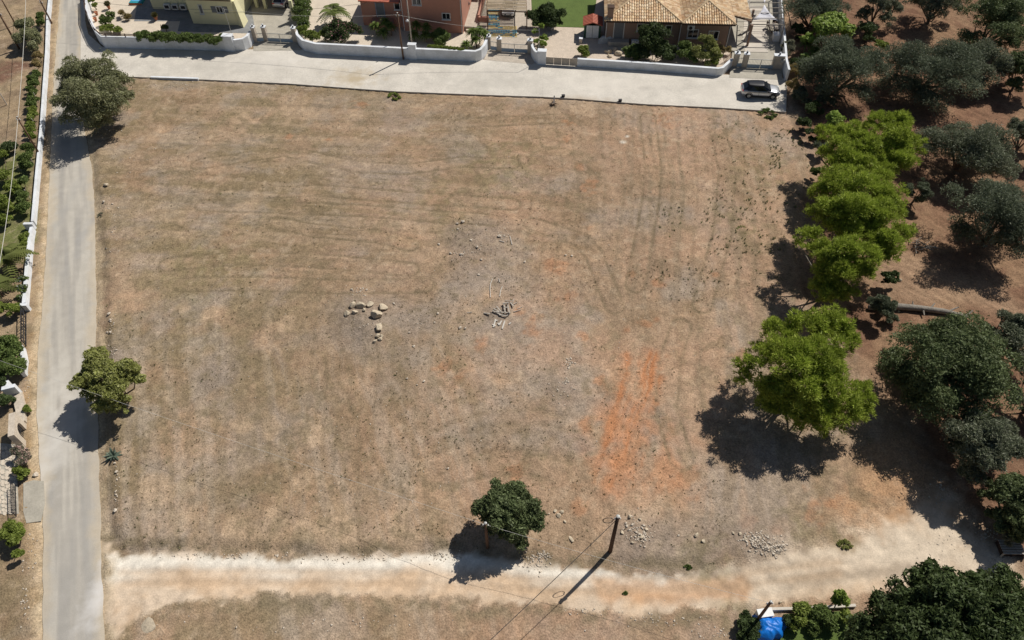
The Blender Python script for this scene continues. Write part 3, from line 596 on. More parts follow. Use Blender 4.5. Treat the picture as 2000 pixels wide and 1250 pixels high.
T('pine_tree', 'yellow-green pine, middle one of the row along the orchard edge', 'tree', 'pine', 1665, 395, 190, 5.0, 17000, 16,
  extra=[(1600, 375, 4.6, 28), (1640, 360, 5.6, 36), (1690, 365, 6.0, 38), (1730, 380, 5.6, 32), (1620, 410, 5.0, 34), (1670, 405, 6.0, 40), (1720, 420, 5.4, 36), (1590, 415, 4.0, 20), (1640, 445, 3.8, 30), (1690, 440, 4.4, 34), (1745, 410, 4.6, 24), (1720, 345, 4.8, 26), (1660, 340, 4.6, 28), (1620, 345, 4.2, 24)], tr=0.22)
T('pine_tree', 'yellow-green pine whose crown meets the small fig by the road end', 'tree', 'pine', 1655, 285, 150, 4.6, 13000, 17,
  extra=[(1620, 265, 4.6, 24), (1660, 262, 5.2, 30), (1690, 285, 5.2, 32), (1640, 300, 5.0, 34), (1610, 305, 4.0, 22), (1690, 325, 4.6, 30), (1650, 330, 4.2, 30), (1730, 335, 4.2, 24), (1715, 300, 4.6, 26), (1690, 255, 4.6, 24)], tr=0.2)
T('pine_tree', 'yellow-green pine rising furthest into the ploughed orchard soil', 'tree', 'pine', 1745, 285, 130, 4.8, 12000, 18,
  extra=[(1720, 240, 5.2, 24), (1760, 240, 5.2, 26), (1745, 270, 5.6, 34), (1780, 280, 4.6, 24), (1725, 300, 4.8, 28), (1765, 315, 4.4, 28), (1730, 330, 3.8, 22)], tr=0.2)
# orchard
OG = 'olive trees of the orchard'
T('olive_tree', 'dark feathery olive tree beside the end of the concrete road', 'tree', 'dark_olive', 1650, 135, 175, 3.2, 15000, 21, 0.9, 24, OG, deep=1.05, sub=(.3, .5))
T('olive_tree', 'broad dark olive tree in mid orchard with a wide black shadow', 'tree', 'dark_olive', 1822, 135, 205, 3.0, 16000, 22, 0.9, 26, OG, sub=(.3, .5))
T('olive_tree', 'sparse silvery olive tree joined to the broad dark one', 'tree', 'grey_olive', 1925, 130, 125, 2.6, 7000, 23, 0.7, 16, OG, sub=(.25, .4))
T('olive_tree', 'green-grey olive tree with open soil above and a small bush left', 'tree', 'grey_olive', 1893, 292, 190, 2.9, 14000, 24, 0.85, 24, OG, sub=(.3, .48))
T('olive_tree', 'dense olive tree throwing a jagged shadow over leaf litter', 'tree', 'dark_olive', 1955, 430, 195, 3.2, 15000, 25, 0.9, 24, OG, sub=(.3, .48))
T('carob_tree', 'massive dark green tree beside the fallen grey log', 'tree', 'carob', 1850, 708, 255, 4.0, 22000, 26, 0.85, 30, sub=(.3, .46))
T('olive_tree', 'thin silvery olive tree next to the massive dark one', 'tree', 'grey_olive', 1972, 660, 125, 2.6, 7000, 27, 0.8, 14, OG, sub=(.25, .42))
T('olive_tree', 'grey-green olive tree at the inner bend of the track end', 'tree', 'grey_olive', 1928, 880, 165, 2.8, 13000, 28, 0.9, 20, OG, sub=(.3, .46))
T('carob_tree', 'dark green bushy tree above the wooden pallets', 'tree', 'carob', 1982, 985, 135, 2.2, 11000, 29, 0.95, 18, sub=(.3, .46))
T('olive_tree', 'olive tree behind the massive dark tree, mostly out of sight', 'tree', 'dark_olive', 2035, 770, 110, 2.4, 6000, 30, 0.9, 14, OG)
T('oak_tree', 'huge dark evergreen oak overhanging the end of the track', 'tree', 'oak', 1850, 1215, 320, 4.0, 30000, 31,
  extra=[(1800, 1125, 4.6, 34), (1835, 1150, 4.6, 46), (1900, 1150, 4.2, 46), (1960, 1150, 4.0, 44), (1780, 1180, 4.0, 50), (1730, 1200, 3.2, 46), (1850, 1200, 5.2, 66), (1930, 1210, 5.0, 66), (2000, 1200, 4.0, 60), (1770, 1240, 4.2, 66), (1700, 1250, 2.8, 50), (1850, 1280, 4.6, 76), (1960, 1290, 4.6, 76), (1740, 1310, 3.6, 66), (2050, 1260, 4, 60)], tr=0.35)
T('olive_tree', 'dark olive tree crowding the shade-sail driveway', 'tree', 'dark_olive', 1592, 15, 140, 3.0, 10000, 32, 0.9, 20, OG, sub=(.3, .46))
T('olive_tree', 'pale crooked olive tree with bare limbs showing, upper orchard', 'tree', 'grey_olive', 1718, 12, 90, 2.6, 6000, 33, 0.8, 14, OG, sub=(.28, .42))
T('olive_tree', 'olive tree with yellowing twigs, upper orchard', 'tree', 'grey_olive', 1830, 5, 110, 2.8, 8000, 34, 0.8, 16, OG, sub=(.28, .42))
T('carob_tree', 'tall dark green tree in the far orchard corner', 'tree', 'carob', 1940, 45, 160, 3.6, 12000, 35, 0.95, 20, sub=(.3, .46))
T('carob_tree', 'dark tree at the orchard margin beside the silvery olive', 'tree', 'carob', 2000, 135, 90, 2.8, 7000, 36, 0.95, 14)
T('olive_tree', 'silvery olive tree at the orchard margin above the dense one', 'tree', 'grey_olive', 2010, 255, 100, 2.8, 7000, 37, 0.9, 14, OG)
T('olive_tree', 'small dark olive sapling between the pines and the olives', 'tree', 'dark_olive', 1795, 372, 55, 1.5, 2200, 38, 0.8, 9)
T('fig_tree', 'lush bright green fig tree by the shade-sail driveway', 'tree', 'fig', 1618, 62, 95, 3.0, 3600, 39, 0.7, 18, sub=(.26, .42))
T('fig_tree', 'small bright green fig between pine and dark shrub', 'tree', 'fig', 1632, 238, 50, 1.8, 1100, 40, 0.8, 9)
# undergrowth along the orchard edge
def bush(name, label, kind, px, py, wpx, hc, N, seed, flat=0.8, nl=9, group=None, deep=1., cat='shrub', size=None):
    return tree(name, label, cat, kind, px, py, wpx, hc, N, seed, flat, nl, group, deep, sub=(.36, .55), size=size, trunk=False)
bush('shrub', 'grey shrub beside the driveway wall', 'grey_shrub', 1545, 92, 36, 1.1, 1500, 51)
bush('shrub', 'dark rounded shrub at the corner where concrete road meets orchard', 'dark_shrub', 1588, 212, 42, 1.0, 1800, 52)
bush('shrub', 'dark tangled shrub at the foot of the pine row', 'dark_shrub', 1592, 262, 34, 0.9, 1300, 53)
bush('shrub', 'dark shrub at the trunk of the pine by the log', 'dark_olive', 1722, 605, 75, 1.2, 3000, 54)
bush('shrub', 'green shrub behind the grey pine trunk', 'dark_shrub', 1742, 545, 36, 1.0, 1200, 55)
for i, (lb, px, py, w_, kd) in enumerate([('dark shrub under the dracaenas at the orchard edge', 1562, 125, 40, 'dark_shrub'), ('dark scrub bush in the shade behind the dry reeds', 1568, 185, 44, 'dark_olive'), ('low dark bush touching the field corner', 1572, 240, 36, 'dark_shrub'), ('dusty green bush left of the small fig', 1604, 290, 34, 'dark_olive'), ('low bush at the foot of the middle pine', 1598, 335, 26, 'shrub'), ('dark thicket below the dark feathery olive', 1612, 190, 50, 'dark_olive'), ('dark bush filling the gap by the orchard wall', 1556, 60, 40, 'dark_shrub')]):
    bush('shrub', lb, kd, px, py, w_, 1.0, 1700, 520 + i)
bush('dry_reeds', 'tall dry grass clump at the end of the concrete road', 'straw', 1549, 168, 34, 0.8, 1500, 56, 1.2, cat='grass')
bush('dry_reeds', 'dry yellow grass under the dracaenas', 'straw', 1549, 138, 26, 0.8, 1000, 57, 1.2, cat='grass')
bush('shrub', 'yellowing shrub between two dark orchard trees', 'bright_shrub', 1722, 88, 34, 1.0, 1000, 58)
bush('shrub', 'low dark shrub left of the yellowing one', 'dark_shrub', 1690, 68, 50, 1.1, 1600, 59)
bush('shrub', 'scrubby pale bush over the wooden pallets', 'grey_shrub', 1985, 1052, 44, 1.0, 1200, 60)
# ------------------------------------------------------------------ gardens: paving
def paving(name, px, mt, z0=-0.12, z1=0.035, z=0.):
    return tag(MB().prism(GP(px), z0, z1).build(name, M[mt]), kind='structure')
paving('patio', [(176, 0), (178, 44), (187, 62), (209, 92), (465, 96), (480, 93), (492, 84), (494, 66), (470, -40), (178, -40)], 'paver')
paving('driveway', [(495, 100), (495, 66), (478, -40), (590, -40), (581, 72), (583, 90), (590, 98)], 'old_concrete', z1=0.03)
paving('garden_path', [(583, 72), (590, 92), (620, 102), (935, 116), (950, 104), (953, 92), (948, -40), (588, -40)], 'paver', z1=0.036)
paving('mosaic_drive', [(945, 117), (956, 92), (952, -40), (1034, -40), (1038, 108), (1044, 122), (1040, 126)], 'stone_render', z1=0.03)
paving('gravel_yard', [(1038, 100), (1044, 110), (1066, 122), (1128, 128), (1405, 144), (1424, 128), (1440, -40), (1034, -40)], 'gravel', z1=0.034)
paving('lawn', [(1058, 52), (1150, 55), (1160, 30), (1172, -40), (1036, -40), (1040, 52)], 'lawn', z1=0.06)
paving('plank_drive', [(1424, 152), (1428, 128), (1440, -40), (1526, -40), (1528, 156)], 'old_concrete', z1=0.03)
# slate terrace: dark sheet outlined to the yellow house's cast shadow, shade in its colour
paving('terrace', [(262, 42), (352, 42), (347, 62), (500, 66), (480, -40), (278, -40)], 'slate', z1=0.05)

# ------------------------------------------------------------------ boundary walls
def wall(label, px, h, t=0.25, mt='whitewash', cope=None, name='garden_wall', back=1, curve=None):
    ln = dense(GP(px), 0.5); ln = ln if back > 0 else ln[::-1]; b = G(*px[0]); o = thing(name, label, 'wall', (b[0], b[1], 0))
    MB().strip(ln, t, -0.15, h).build('wall', M[mt], o).location = (-b[0], -b[1], 0)
    if cope:
        L = np.array(ln); MB().strip(list(map(tuple, L)), t + 0.03, h, h + cope).build('coping', M['whitewash'], o).location = (-b[0], -b[1], 0)
    return o
W1 = [(172, -50), (174, 0), (176, 40), (184, 62), (194, 82), (207, 94), (330, 97), (465, 100), (480, 98), (490, 92), (497, 82)]
w1 = wall('long white curved garden wall with brown rail before the yellow house', W1, 1.45, 0.28, cope=0.06)
W2 = [(580, 78), (583, 88), (594, 99), (620, 106), (700, 110), (788, 115), (930, 121), (941, 117), (949, 108), (954, 96)]
w2 = wall('long white garden wall before the pink house, rounded at both ends', W2, 1.35, 0.3, cope=0.05)
W3 = [(1036, 104), (1038, 112), (1043, 120), (1050, 125)]
w3 = wall('short curved white wall beside the mosaic drive', W3, 1.35, 0.25, cope=0.05)
W4 = [(1127, 130), (1270, 139), (1400, 149), (1410, 147), (1418, 140), (1429, 130)]
w4 = wall('low pale wall with planting before the tiled-roof house', W4, 0.95, 0.3, cope=0.05)
W5 = [(1537, 158), (1532, 138), (1529, 100), (1526, 60), (1522, 0), (1519, -40)]
w5 = wall('pale boundary wall between the sail driveway and the orchard', W5, 1.5, 0.25)
def pier(label, px, py, w, d, h, parent=None, mt='whitewash', cap=0.08, lantern=False, name='gate_pillar', cat='pillar', group=None, rz=-0.12):
    x, y = G(px, py); o = thing(name, label, cat, (x, y, 0), rz, group)
    MB().box(0, d / 2, -0.1, w, d, h + 0.1).build('shaft', M[mt], o)
    MB().box(0, d / 2, h, w + 0.1, d + 0.1, cap).build('cap', M['whitewash'], o)
    if lantern:
        l_ = MB().lathe([(0.08, 0), (0.11, 0.05), (0.10, 0.2), (0.04, 0.26)], (0, d / 2, h + cap), 8).build('lantern', M['iron'], o)
        MB().lathe([(0.13, 0), (0.13, 0.03), (0.02, 0.12)], (0, d / 2, h + cap + 0.24), 8).build('lantern_roof', M['whitewash'], o)
    return o
pier('square white meter pillar rising from the wall at the yellow house', 451, 101, 1.25, 0.7, 2.0, name='meter_pillar')
pier('square white meter pillar breaking the wall at the pink house', 807, 117, 0.95, 0.5, 1.95, name='meter_pillar')
pier('stout white pillar between mosaic drive and sliding gate', 1058, 127, 1.0, 0.6, 1.75, name='gate_pillar')
for px, py, lb, h, w_ in [(500, 83, 'stone gate pillar with lantern beside the yellow house wall', 1.95, .45), (520, 81, 'stone gate pillar with lantern between the two leaves of the driveway gate', 1.85, .5), (578, 84, 'stone gate pillar with lantern against the hedge', 1.9, .5),
                          (955, 96, 'white gate pillar with lantern behind the dracaenas', 1.6, .45), (975, 102, 'white gate pillar with lantern between the leaves of the mosaic drive gate', 1.7, .55), (1035, 106, 'white gate pillar with lantern at the curved white wall', 1.75, .6),
                          (1435, 131, 'pale gate pillar with lantern beside the wooden lattice', 1.7, .6), (1453, 133, 'pale gate pillar with lantern between the leaves of the sail driveway gate', 1.75, .6), (1516, 136, 'wide pale gate pillar with lantern and mailbox at the orchard wall', 1.75, 1.2)]:
    o = pier(lb, px, py, w_, 0.5, h, mt='stone_render', lantern=True)
    if 'mailbox' in lb: MB().box(0.42, -0.08, 1.1, 0.45, 0.16, 0.3).build('mailbox', M['grey_metal'], o)
# wooden rail on the first wall
o = thing('rail_fence', 'brown wooden rail fence along the top of the long curved wall', 'fence', (*G(207, 94), 1.5))
ln = dense(GP(W1[1:8]), 0.6); ln = [(a, b + 0.16) for a, b in ln]; off = np.array([*G(207, 94), 1.5])
for z in (0.18, 0.38):
    mb = MB()
    for a, b in zip(ln[:-1], ln[1:]): mb.beam(np.array([*a, 1.5 + z]) - off, np.array([*b, 1.5 + z]) - off, 0.05, 0.09)
    mb.build('rail', M['dark_wood'], o)
acc = 0
for a, b in zip(ln[:-1], ln[1:]):
    acc += math.dist(a, b)
    if acc > 2.2: acc = 0; MB().box(a[0] - off[0], a[1] - off[1], 0, 0.09, 0.09, 0.46).build('post', M['dark_wood'], o)

# ------------------------------------------------------------------ gates
def gate(label, a, b, h, leaves_=1, mt='grey_metal', solid=0.45, name='gate', bars=True, slide=False):
    A0, B0 = np.array(G(*a)), np.array(G(*b)); L = float(np.linalg.norm(B0 - A0)); an = math.atan2(*(B0 - A0)[::-1])
    o = thing(name, label, 'gate', (A0[0], A0[1], 0.04), an)
    for k in range(leaves_):
        x0, x1 = L * k / leaves_ + 0.04, L * (k + 1) / leaves_ - 0.04
        fr = MB()
        for z in (0.06, solid + .08, h): fr.beam((x0, 0, z), (x1, 0, z), 0.05, 0.06)
        for x in (x0, x1): fr.beam((x, 0, 0.05), (x, 0, h + 0.03), 0.05, 0.05)
        lf = fr.build('leaf', M[mt], o)
        MB().bx(x0, x1, -0.012, 0.012, 0.09, solid + 0.05).build('panel', M['paint_blue'] if not slide else M[mt], lf)
        if bars:
            bm = MB(); n = max(3, int((x1 - x0) / 0.16))
            for i in range(1, n): bm.beam((x0 + (x1 - x0) * i / n, 0, solid + .1), (x0 + (x1 - x0) * i / n, 0, h - .02), 0.025, 0.025)
            tag(bm.build('bars', M[mt], lf), kind='stuff')
    return o
gate('narrow grey bar gate leaf between two stone pillars at the yellow house', (502, 82.5), (517, 82), 1.15)
gate('wide grey two-leaf bar gate to the yellow house driveway', (524, 82), (574, 84.5), 1.15, 2)
gate('narrow white bar gate leaf beside the dracaenas', (958, 98), (971, 100), 1.15)
gate('wide white two-leaf gate across the mosaic drive', (979, 102), (1031, 105), 1.15, 2)
gate('narrow bar gate leaf next to the wooden lattice', (1437, 131.5), (1448, 132), 1.2)
gate('wide two-leaf bar gate to the sail driveway', (1457, 133.5), (1509, 136), 1.2, 2)
o = gate('solid beige sliding gate at the gravel yard', (1066, 126), (1127, 130), 0.95, 4, 'stone_render', 0.85, bars=False, slide=True)

# ------------------------------------------------------------------ houses
class House:
    def __init__(s, name, label, px, py, ang):
        s.O = G(px, py); s.a = R_(ang); s.root = thing(name, label, 'house', (s.O[0], s.O[1], 0), s.a)
        s.ax = np.array([[math.cos(s.a), math.sin(s.a)], [-math.sin(s.a), math.cos(s.a)]])
    def loc(s, px, py, z=0.): return s.ax @ (G(px, py, z) - s.O)
    def on(s, px, py, v):                        # sight line against the wall plane y = v: gives x, z
        r = ray(px, py); d = s.ax @ r[:2]; c = s.ax @ (-s.O); t = (v - c[1]) / d[1]; return c[0] + d[0] * t, CAMH + r[2] * t
    def window(s, px0, py0, px1, py1, v, panes=2, door=False, mt='trim', sill=True, shutters=0., fill='glass'):
        x0, z1 = s.on(px0, py0, v); x1, z0 = s.on(px1, py1, v); z0 = max(z0, 0.06); fw = 0.09
        fr = MB(); fr.bx(x0 - fw, x0, v - 0.06, v + 0.02, z0 - (0 if door else fw), z1 + fw); fr.bx(x1, x1 + fw, v - 0.06, v + 0.02, z0 - (0 if door else fw), z1 + fw)
        fr.bx(x0, x1, v - 0.06, v + 0.02, z1, z1 + fw)
        if not door: fr.bx(x0, x1, v - 0.06, v + 0.02, z0 - fw, z0)
        f = fr.build('door' if door else 'window', M[mt], s.root)
        for i in range(panes):
            a, b = x0 + (x1 - x0) * i / panes, x0 + (x1 - x0) * (i + 1) / panes
            MB().bx(a + .03, b - .03, v - 0.03, v + 0.01, z0 + .03, z1 - .03).build('leaf' if door else 'pane', M[fill], f)
            if i: MB().bx(a - .03, a + .03, v - 0.05, v + 0.01, z0, z1).build('mullion', M[mt], f)
        if sill and not door: MB().bx(x0 - .15, x1 + .15, v - 0.16, v - 0.061, z0 - .15, z0 - fw).build('sill', M[mt], f)
        if shutters:
            for sg, xx in ((-1, x0 - fw), (1, x1 + fw)):
                MB().bx(min(xx, xx + sg * shutters), max(xx, xx + sg * shutters), v - 0.055, v - 0.003, z0 - .05, z1 + .05).build('shutter', M['shutter'], f)
        return f
    def box(s, nm, x0, x1, y0, y1, z0, z1, mt, parent=None): return MB().bx(x0, x1, y0, y1, z0, z1).build(nm, M[mt], parent or s.root)
def tiles(poly_fn, x0, x1, org, ux, uy, uz, pitch=0.29, course=0.42, rng=None):
    """barrel tiles on one roof plane; column at x runs from y0 to y1 (poly_fn), org + x*ux + y*uy, bulging along uz"""
    V = []; Fc = []; Cc = []; n = int((x1 - x0) / pitch); org, ux, uy, uz = map(lambda q: np.array(q, float), (org, ux, uy, uz))
    pal = np.array([(0.64, 0.47, 0.29), (0.70, 0.54, 0.35), (0.56, 0.38, 0.22), (0.60, 0.43, 0.28), (0.74, 0.60, 0.42)])
    for i in range(n):
        xa = x0 + (x1 - x0) * i / n; xb = x0 + (x1 - x0) * (i + 1) / n; xm = (xa + xb) / 2; ya, yb = poly_fn(xm)
        if yb - ya < 0.08: continue
        k = max(1, int((yb - ya) / course))
        for j in range(k):
            y0, y1 = ya + (yb - ya) * j / k, ya + (yb - ya) * (j + 1) / k + 0.03; c = pal[rng.integers(5)] * (0.95 + 0.3 * rng.random()); b = len(V)
            for yy, lift in ((y0, 0.055), (y1, 0.012)):
                for q in range(6):
                    t = q / 5; h_ = math.sin(math.pi * t) * 0.12 + lift
                    V.append(org + ux * (xa + (xb - xa) * t) + uy * yy + uz * h_); Cc.append(c)
            for q in range(5): Fc.append((b + q, b + q + 1, b + 7 + q, b + 6 + q))
            Fc += [(b, b + 1, b + 2, b + 3), (b, b + 3, b + 4, b + 5)]
    me = bpy.data.meshes.new('tiles'); me.from_pydata([tuple(p) for p in V], [], Fc)
    a = me.color_attributes.new('Col', 'FLOAT_COLOR', 'POINT'); a.data.foreach_set('color', np.c_[np.array(Cc), np.ones(len(Cc))].astype(np.float32).ravel())
    return me
def hip_roof(hs, x0, x1, y0, y1, ze, pitch=22., seed=1, nm='roof'):
    rng = np.random.default_rng(seed); tp = math.tan(R_(pitch)); cp, sp = math.cos(R_(pitch)), math.sin(R_(pitch))
    W, D = x1 - x0, y1 - y0; r = min(W, D) / 2; zr = ze + r * tp
    if W <= D: ra, rb = (x0 + r, y0 + r), (x0 + r, y1 - r)
    else: ra, rb = (x0 + r, y0 + r), (x1 - r, y0 + r)
    vs = [(x0, y0, ze), (x1, y0, ze), (x1, y1, ze), (x0, y1, ze), (*ra, zr), (*rb, zr)]
    fs = [(0, 1, 4), (1, 2, 5, 4), (2, 3, 5), (3, 0, 4, 5)] if W <= D else [(0, 1, 5, 4), (1, 2, 5), (2, 3, 4, 5), (3, 0, 4)]
    mb = MB(); mb.add(vs + [(a, b, ze - .12) for a, b, _ in vs[:4]], fs + [(0, 6, 7, 1), (1, 7, 8, 2), (2, 8, 9, 3), (3, 9, 6, 0), (9, 8, 7, 6)])
    rf = mb.build(nm, M['beige_render'], hs.root)
    inset = lambda x, L: min(x, L - x, r) / cp
    for org, ux, L, uyd in (((x0, y0, ze), (1, 0, 0), W, (0, 1)), ((x0, y1, ze), (0, -1, 0), D, (1, 0)), ((x1, y0, ze), (0, 1, 0), D, (-1, 0)), ((x1, y1, ze), (-1, 0, 0), W, (0, -1))):
        me = tiles(lambda x, L=L: (0, inset(x, L)), 0, L, org, ux, (uyd[0] * cp, uyd[1] * cp, sp), (-uyd[0] * sp, -uyd[1] * sp, cp), rng=rng)
        tag(link('roof_tiles', me, M['tile'], rf), kind='stuff')
    cap = MB()
    for a, b in ((0, 4), (1, 4 if W <= D else 5), (4, 5), (2, 5), (3, 5 if W <= D else 4)):
        p, q = np.array(vs[a]) + (0, 0, .07), np.array(vs[b]) + (0, 0, .07); cap.tube([p, q], 0.13, 8)
    cap.build('ridge_cap', M['ridge_tile'], rf)
    MB().beam((x0, y0 - .06, ze - .06), (x1, y0 - .06, ze - .06), 0.1, 0.1).build('gutter', M['dark_wood'], rf)
    return rf
# --- tiled-roof house
hb = House('tiled_house', 'brown single-storey house with pale tiled hip roofs', 1181, 84, -4.5)
xB = hb.loc(1321, 84)[0]; xC = hb.loc(1414, 85)[0]
hb.box('wall', 0, xB, 0, 11, -0.1, 3.15, 'beige_render'); hb.box('wall', xB + .01, xC, -0.25, 10.5, -0.1, 3.15, 'beige_render')
rA = hip_roof(hb, -0.25, xB + 0.12, -0.55, 11.4, 3.2, 21, 3); rB = hip_roof(hb, xB + 0.14, xC + 0.6, -0.8, 10.9, 3.24, 22, 4)
hb.window(1201, 43, 1216, 75, 0, 1, True, fill='shutter'); hb.window(1246, 47, 1268, 60, 0, 2)
hb.window(1302, 50, 1310, 61, 0, 1); hb.window(1345, 58, 1361, 73, -.25, 2); hb.window(1386, 61, 1401, 75, -.25, 2)
x, z = hb.on(1350, 52, -.25); ac = hb.box('air_conditioner', x - .45, x + .4, -.58, -.26, z - .3, z + .3, 'plastic_white')
MB().lathe([(0.22, 0), (0.22, .03)], (0, 0, 0), 12).build('fan_grille', M['iron'], ac, None)
bpy.data.objects['fan_grille'].location = (x - .1, -.61, z); bpy.data.objects['fan_grille'].rotation_euler = (R_(90), 0, 0)
x, z = hb.on(1241, 76, -.5); hb.box('air_conditioner', x - .45, x + .45, -.6, -.2, 0.04, 0.72, 'plastic_white')
for px in (1181.5, 1322, 1415):
    x = hb.loc(px, 80)[0]; v_ = -0.06 if px < 1300 else -0.32; MB().tube([(x, v_, 0.04), (x, v_, 3.1)], 0.05, 6).build('drainpipe', M['trim'], hb.root)
x, y = hb.loc(1192, 36, 3.5); ch = hb.box('chimney', x - .35, x + .35, y + .2, y + .9, 2.9, 4.7, 'beige_render', rA)
MB().bx(x - .42, x + .42, y + .13, y + .97, 4.7, 4.8).build('chimney_cap', M['dark_wood'], rA)
x, z = hb.on(1208, 75, 0); hb.box('door_step', x - 1.3, x + 1.3, -.9, -.005, .036, max(.12, z - .02), 'stone_render')
# porch on the east side
x0 = xC + 0.62; x1 = hb.loc(1469, 40, 2.9)[0]; rng = np.random.default_rng(8); tp = R_(12)
ya = hb.loc(1437, 33, 3.1)[1]
mb = MB(); mb.add([(x0, ya, 3.2), (x1, ya - .5, 2.82), (x1, 10, 2.82), (x0, 10, 3.2), (x0, ya, 3.1), (x1, ya - .5, 2.72), (x1, 10, 2.72), (x0, 10, 3.1)], [(0, 1, 2, 3), (7, 6, 5, 4), (0, 4, 5, 1), (1, 5, 6, 2), (2, 6, 7, 3), (3, 7, 4, 0)])
pr = mb.build('porch_roof', M['wood'], hb.root)
me = tiles(lambda x: (0, (x1 - x0) / math.cos(tp)), 0, 10 - ya, (x1, ya - .2, 2.83), (0, 1, 0), (-math.cos(tp), 0, math.sin(tp)), (math.sin(tp), 0, math.cos(tp)), rng=rng)
tag(link('roof_tiles', me, M['tile'], pr), kind='stuff')
for px, py in ((1459, 90), (1462, 60)):
    x, y = hb.loc(px, py); MB().bx(x - .12, x + .12, y - .12, y + .12, 0.03, 2.82).build('porch_post', M['beige_render'], hb.root)
x, y = hb.loc(1437, 92); MB().bx(x - 1., x + 1., y - 1.2, y + 5, 0.036, 0.2).build('porch_step', M['old_concrete'], hb.root)
# --- pink house
hp = House('pink_house', 'salmon pink two-storey house with pale blue window frames', 905, 66, -7.)
xl = hp.loc(790, 58)[0]; xL = hp.loc(711, 50)[0]; vL = 0.9
hp.box('wall', xl, 0, 0, 9, -0.1, 5.6, 'pink_render'); hp.box('wall', xL, xl - .01, vL, 8, -0.1, 3.3, 'pink_render')
hp.box('roof', xl - .4, .4, -.4, 9.4, 5.6, 5.8, 'tin_red'); hp.box('roof', xL - .2, xl - .41, vL - .2, 8.2, 3.3, 3.45, 'tin_red')
hp.window(733, 4, 752, 34, vL, 1, True, 'paint_blue', fill='shutter'); hp.window(770, 6, 781, 18, vL, 1, mt='trim'); hp.window(805, -4, 822, 9, 0, 2); hp.window(864, 26, 879, 37, 0, 2)
x0, _ = hp.on(728, 40, vL); x1, _ = hp.on(772, 44, vL); zt = hp.on(742, 36, vL)[1]
hp.box('landing', x0, x1, vL - 1.1, vL - .005, 0.037, max(.5, zt), 'pink_render')
for x in (-0.12, xl + .12): MB().tube([(x, -.06, 0.04), (x, -.06, 5.5)], 0.05, 6).build('drainpipe', M['trim'], hp.root)
px_, py_ = 925, 40
a = hp.loc(908, 58); b = hp.loc(950, 0)
hp.box('veranda', .02, b[0], a[1] - .2, a[1] + 9, 0.037, 0.55, 'stone_render'); hp.box('veranda_step', .3, b[0] - .5, a[1] - .6, a[1] - .21, 0.037, 0.3, 'paver')
q = hp.loc(937, 50); hp.box('parapet', q[0] - .1, q[0] + 1.2, q[1] - .1, q[1] + .25, 0.55, 1.2, 'pink_render'); hp.box('parapet', b[0] - .25, b[0] - .02, q[1] + .26, q[1] + 9, 0.55, 1.3, 'pink_render')
# --- yellow house
hy = House('yellow_house', 'pale yellow house with grey shutters and slate terrace', 465, 50, -6.)
xa = hy.loc(378, 47)[0]; c_ = hy.loc(300, 17); vb = hy.loc(367, 20)[1]
hy.box('wall', xa, 0, 0, 8, -0.1, 6.0, 'yellow_render'); hy.box('wall', c_[0], xa - .01, vb, 9, -0.1, 4.0, 'yellow_render')
hy.box('roof', xa - .3, .3, -.3, 8.3, 6.0, 6.2, 'tin_red'); hy.box('roof', c_[0] - .3, xa - .31, vb - .3, 9.3, 4.0, 4.15, 'tin_red')
hy.box('string_course', xa - .05, .05, -.06, -.003, 3.30, 3.42, 'wood')
hy.window(387, 10, 398, 26, 0, 1, fill='shutter', mt='trim'); hy.window(422, 13, 436, 24, 0, 2, shutters=.65)
for px in (327, 342, 358):
    x, z = hy.on(px, 13, vb - .3); u = hy.box('air_conditioner', x - .42, x + .42, vb - .5, vb - .1, 0.25, 0.95, 'plastic_white')
    MB().bx(x - .3, x + .3, vb - .515, vb - .505, .4, .85).build('grille', M['iron'], u)
bt = hy.loc(476, 48); MB().add([(0.001, 0, 0), (1.0, -.6, 0), (1.0, 1.2, 0), (0.001, 1.2, 0), (0.001, .2, 3.2), (0.3, .2, 3.2), (.3, 1.2, 3.2), (.001, 1.2, 3.2)], [(3, 2, 1, 0), (4, 5, 6, 7), (0, 1, 5, 4), (1, 2, 6, 5), (2, 3, 7, 6), (3, 0, 4, 7)]).build('buttress', M['yellow_render'], hy.root)
g1, g2 = hy.loc(500, 30), hy.loc(520, 26)
for px, py in ((503, 14), (520, 16), (576, 40)):
    q = hy.loc(px, py); MB().bx(q[0] - .2, q[0] + .2, q[1] - .2, q[1] + .2, 0.03, 2.8).build('carport_post', M['yellow_render'], hy.root)
q0 = hy.loc(498, 10); q1 = hy.loc(580, 14); hy.box('carport_roof', q0[0] - .4, q1[0] + .3, q0[1] - .7, q0[1] + 7, 2.8, 3.0, 'wood')

# ------------------------------------------------------------------ yard things
def at(px, py, z=0.036): return (*G(px, py), z)
def pergola(label, name, px4, h, nb, roof=None, along='x', mt='wood', bw=.09):
    a, b, c, d = [np.array([*G(*p, h)]) for p in px4]; o = thing(name, label, 'pergola', (*((a + b) / 2), 0.03)); off = (*((a + b) / 2), 0.03)
    S = lambda p, z: (p[0] - off[0], p[1] - off[1], z)
    for p in (a, b, c, d): MB().beam(S(p, 0), S(p, h - .1), .12, .12).build('post', M[mt], o)
    for p, q in ((a, b), (b, c), (c, d), (d, a)): MB().beam(S(p, h - .05), S(q, h - .05), bw, .12).build('beam', M[mt], o)
    for k in range(1, nb): MB().beam(S(a + (d - a) * k / nb, h + .07), S(b + (c - b) * k / nb, h + .07), .06, .08).build('rafter', M[mt], o)
    return o, S, (a, b, c, d)
o, S, (a, b, c, d) = pergola('reed-covered pergola over the parked white car', 'pergola', [(951, 21), (1029, 23), (1025, -40), (953, -40)], 2.5, 6)
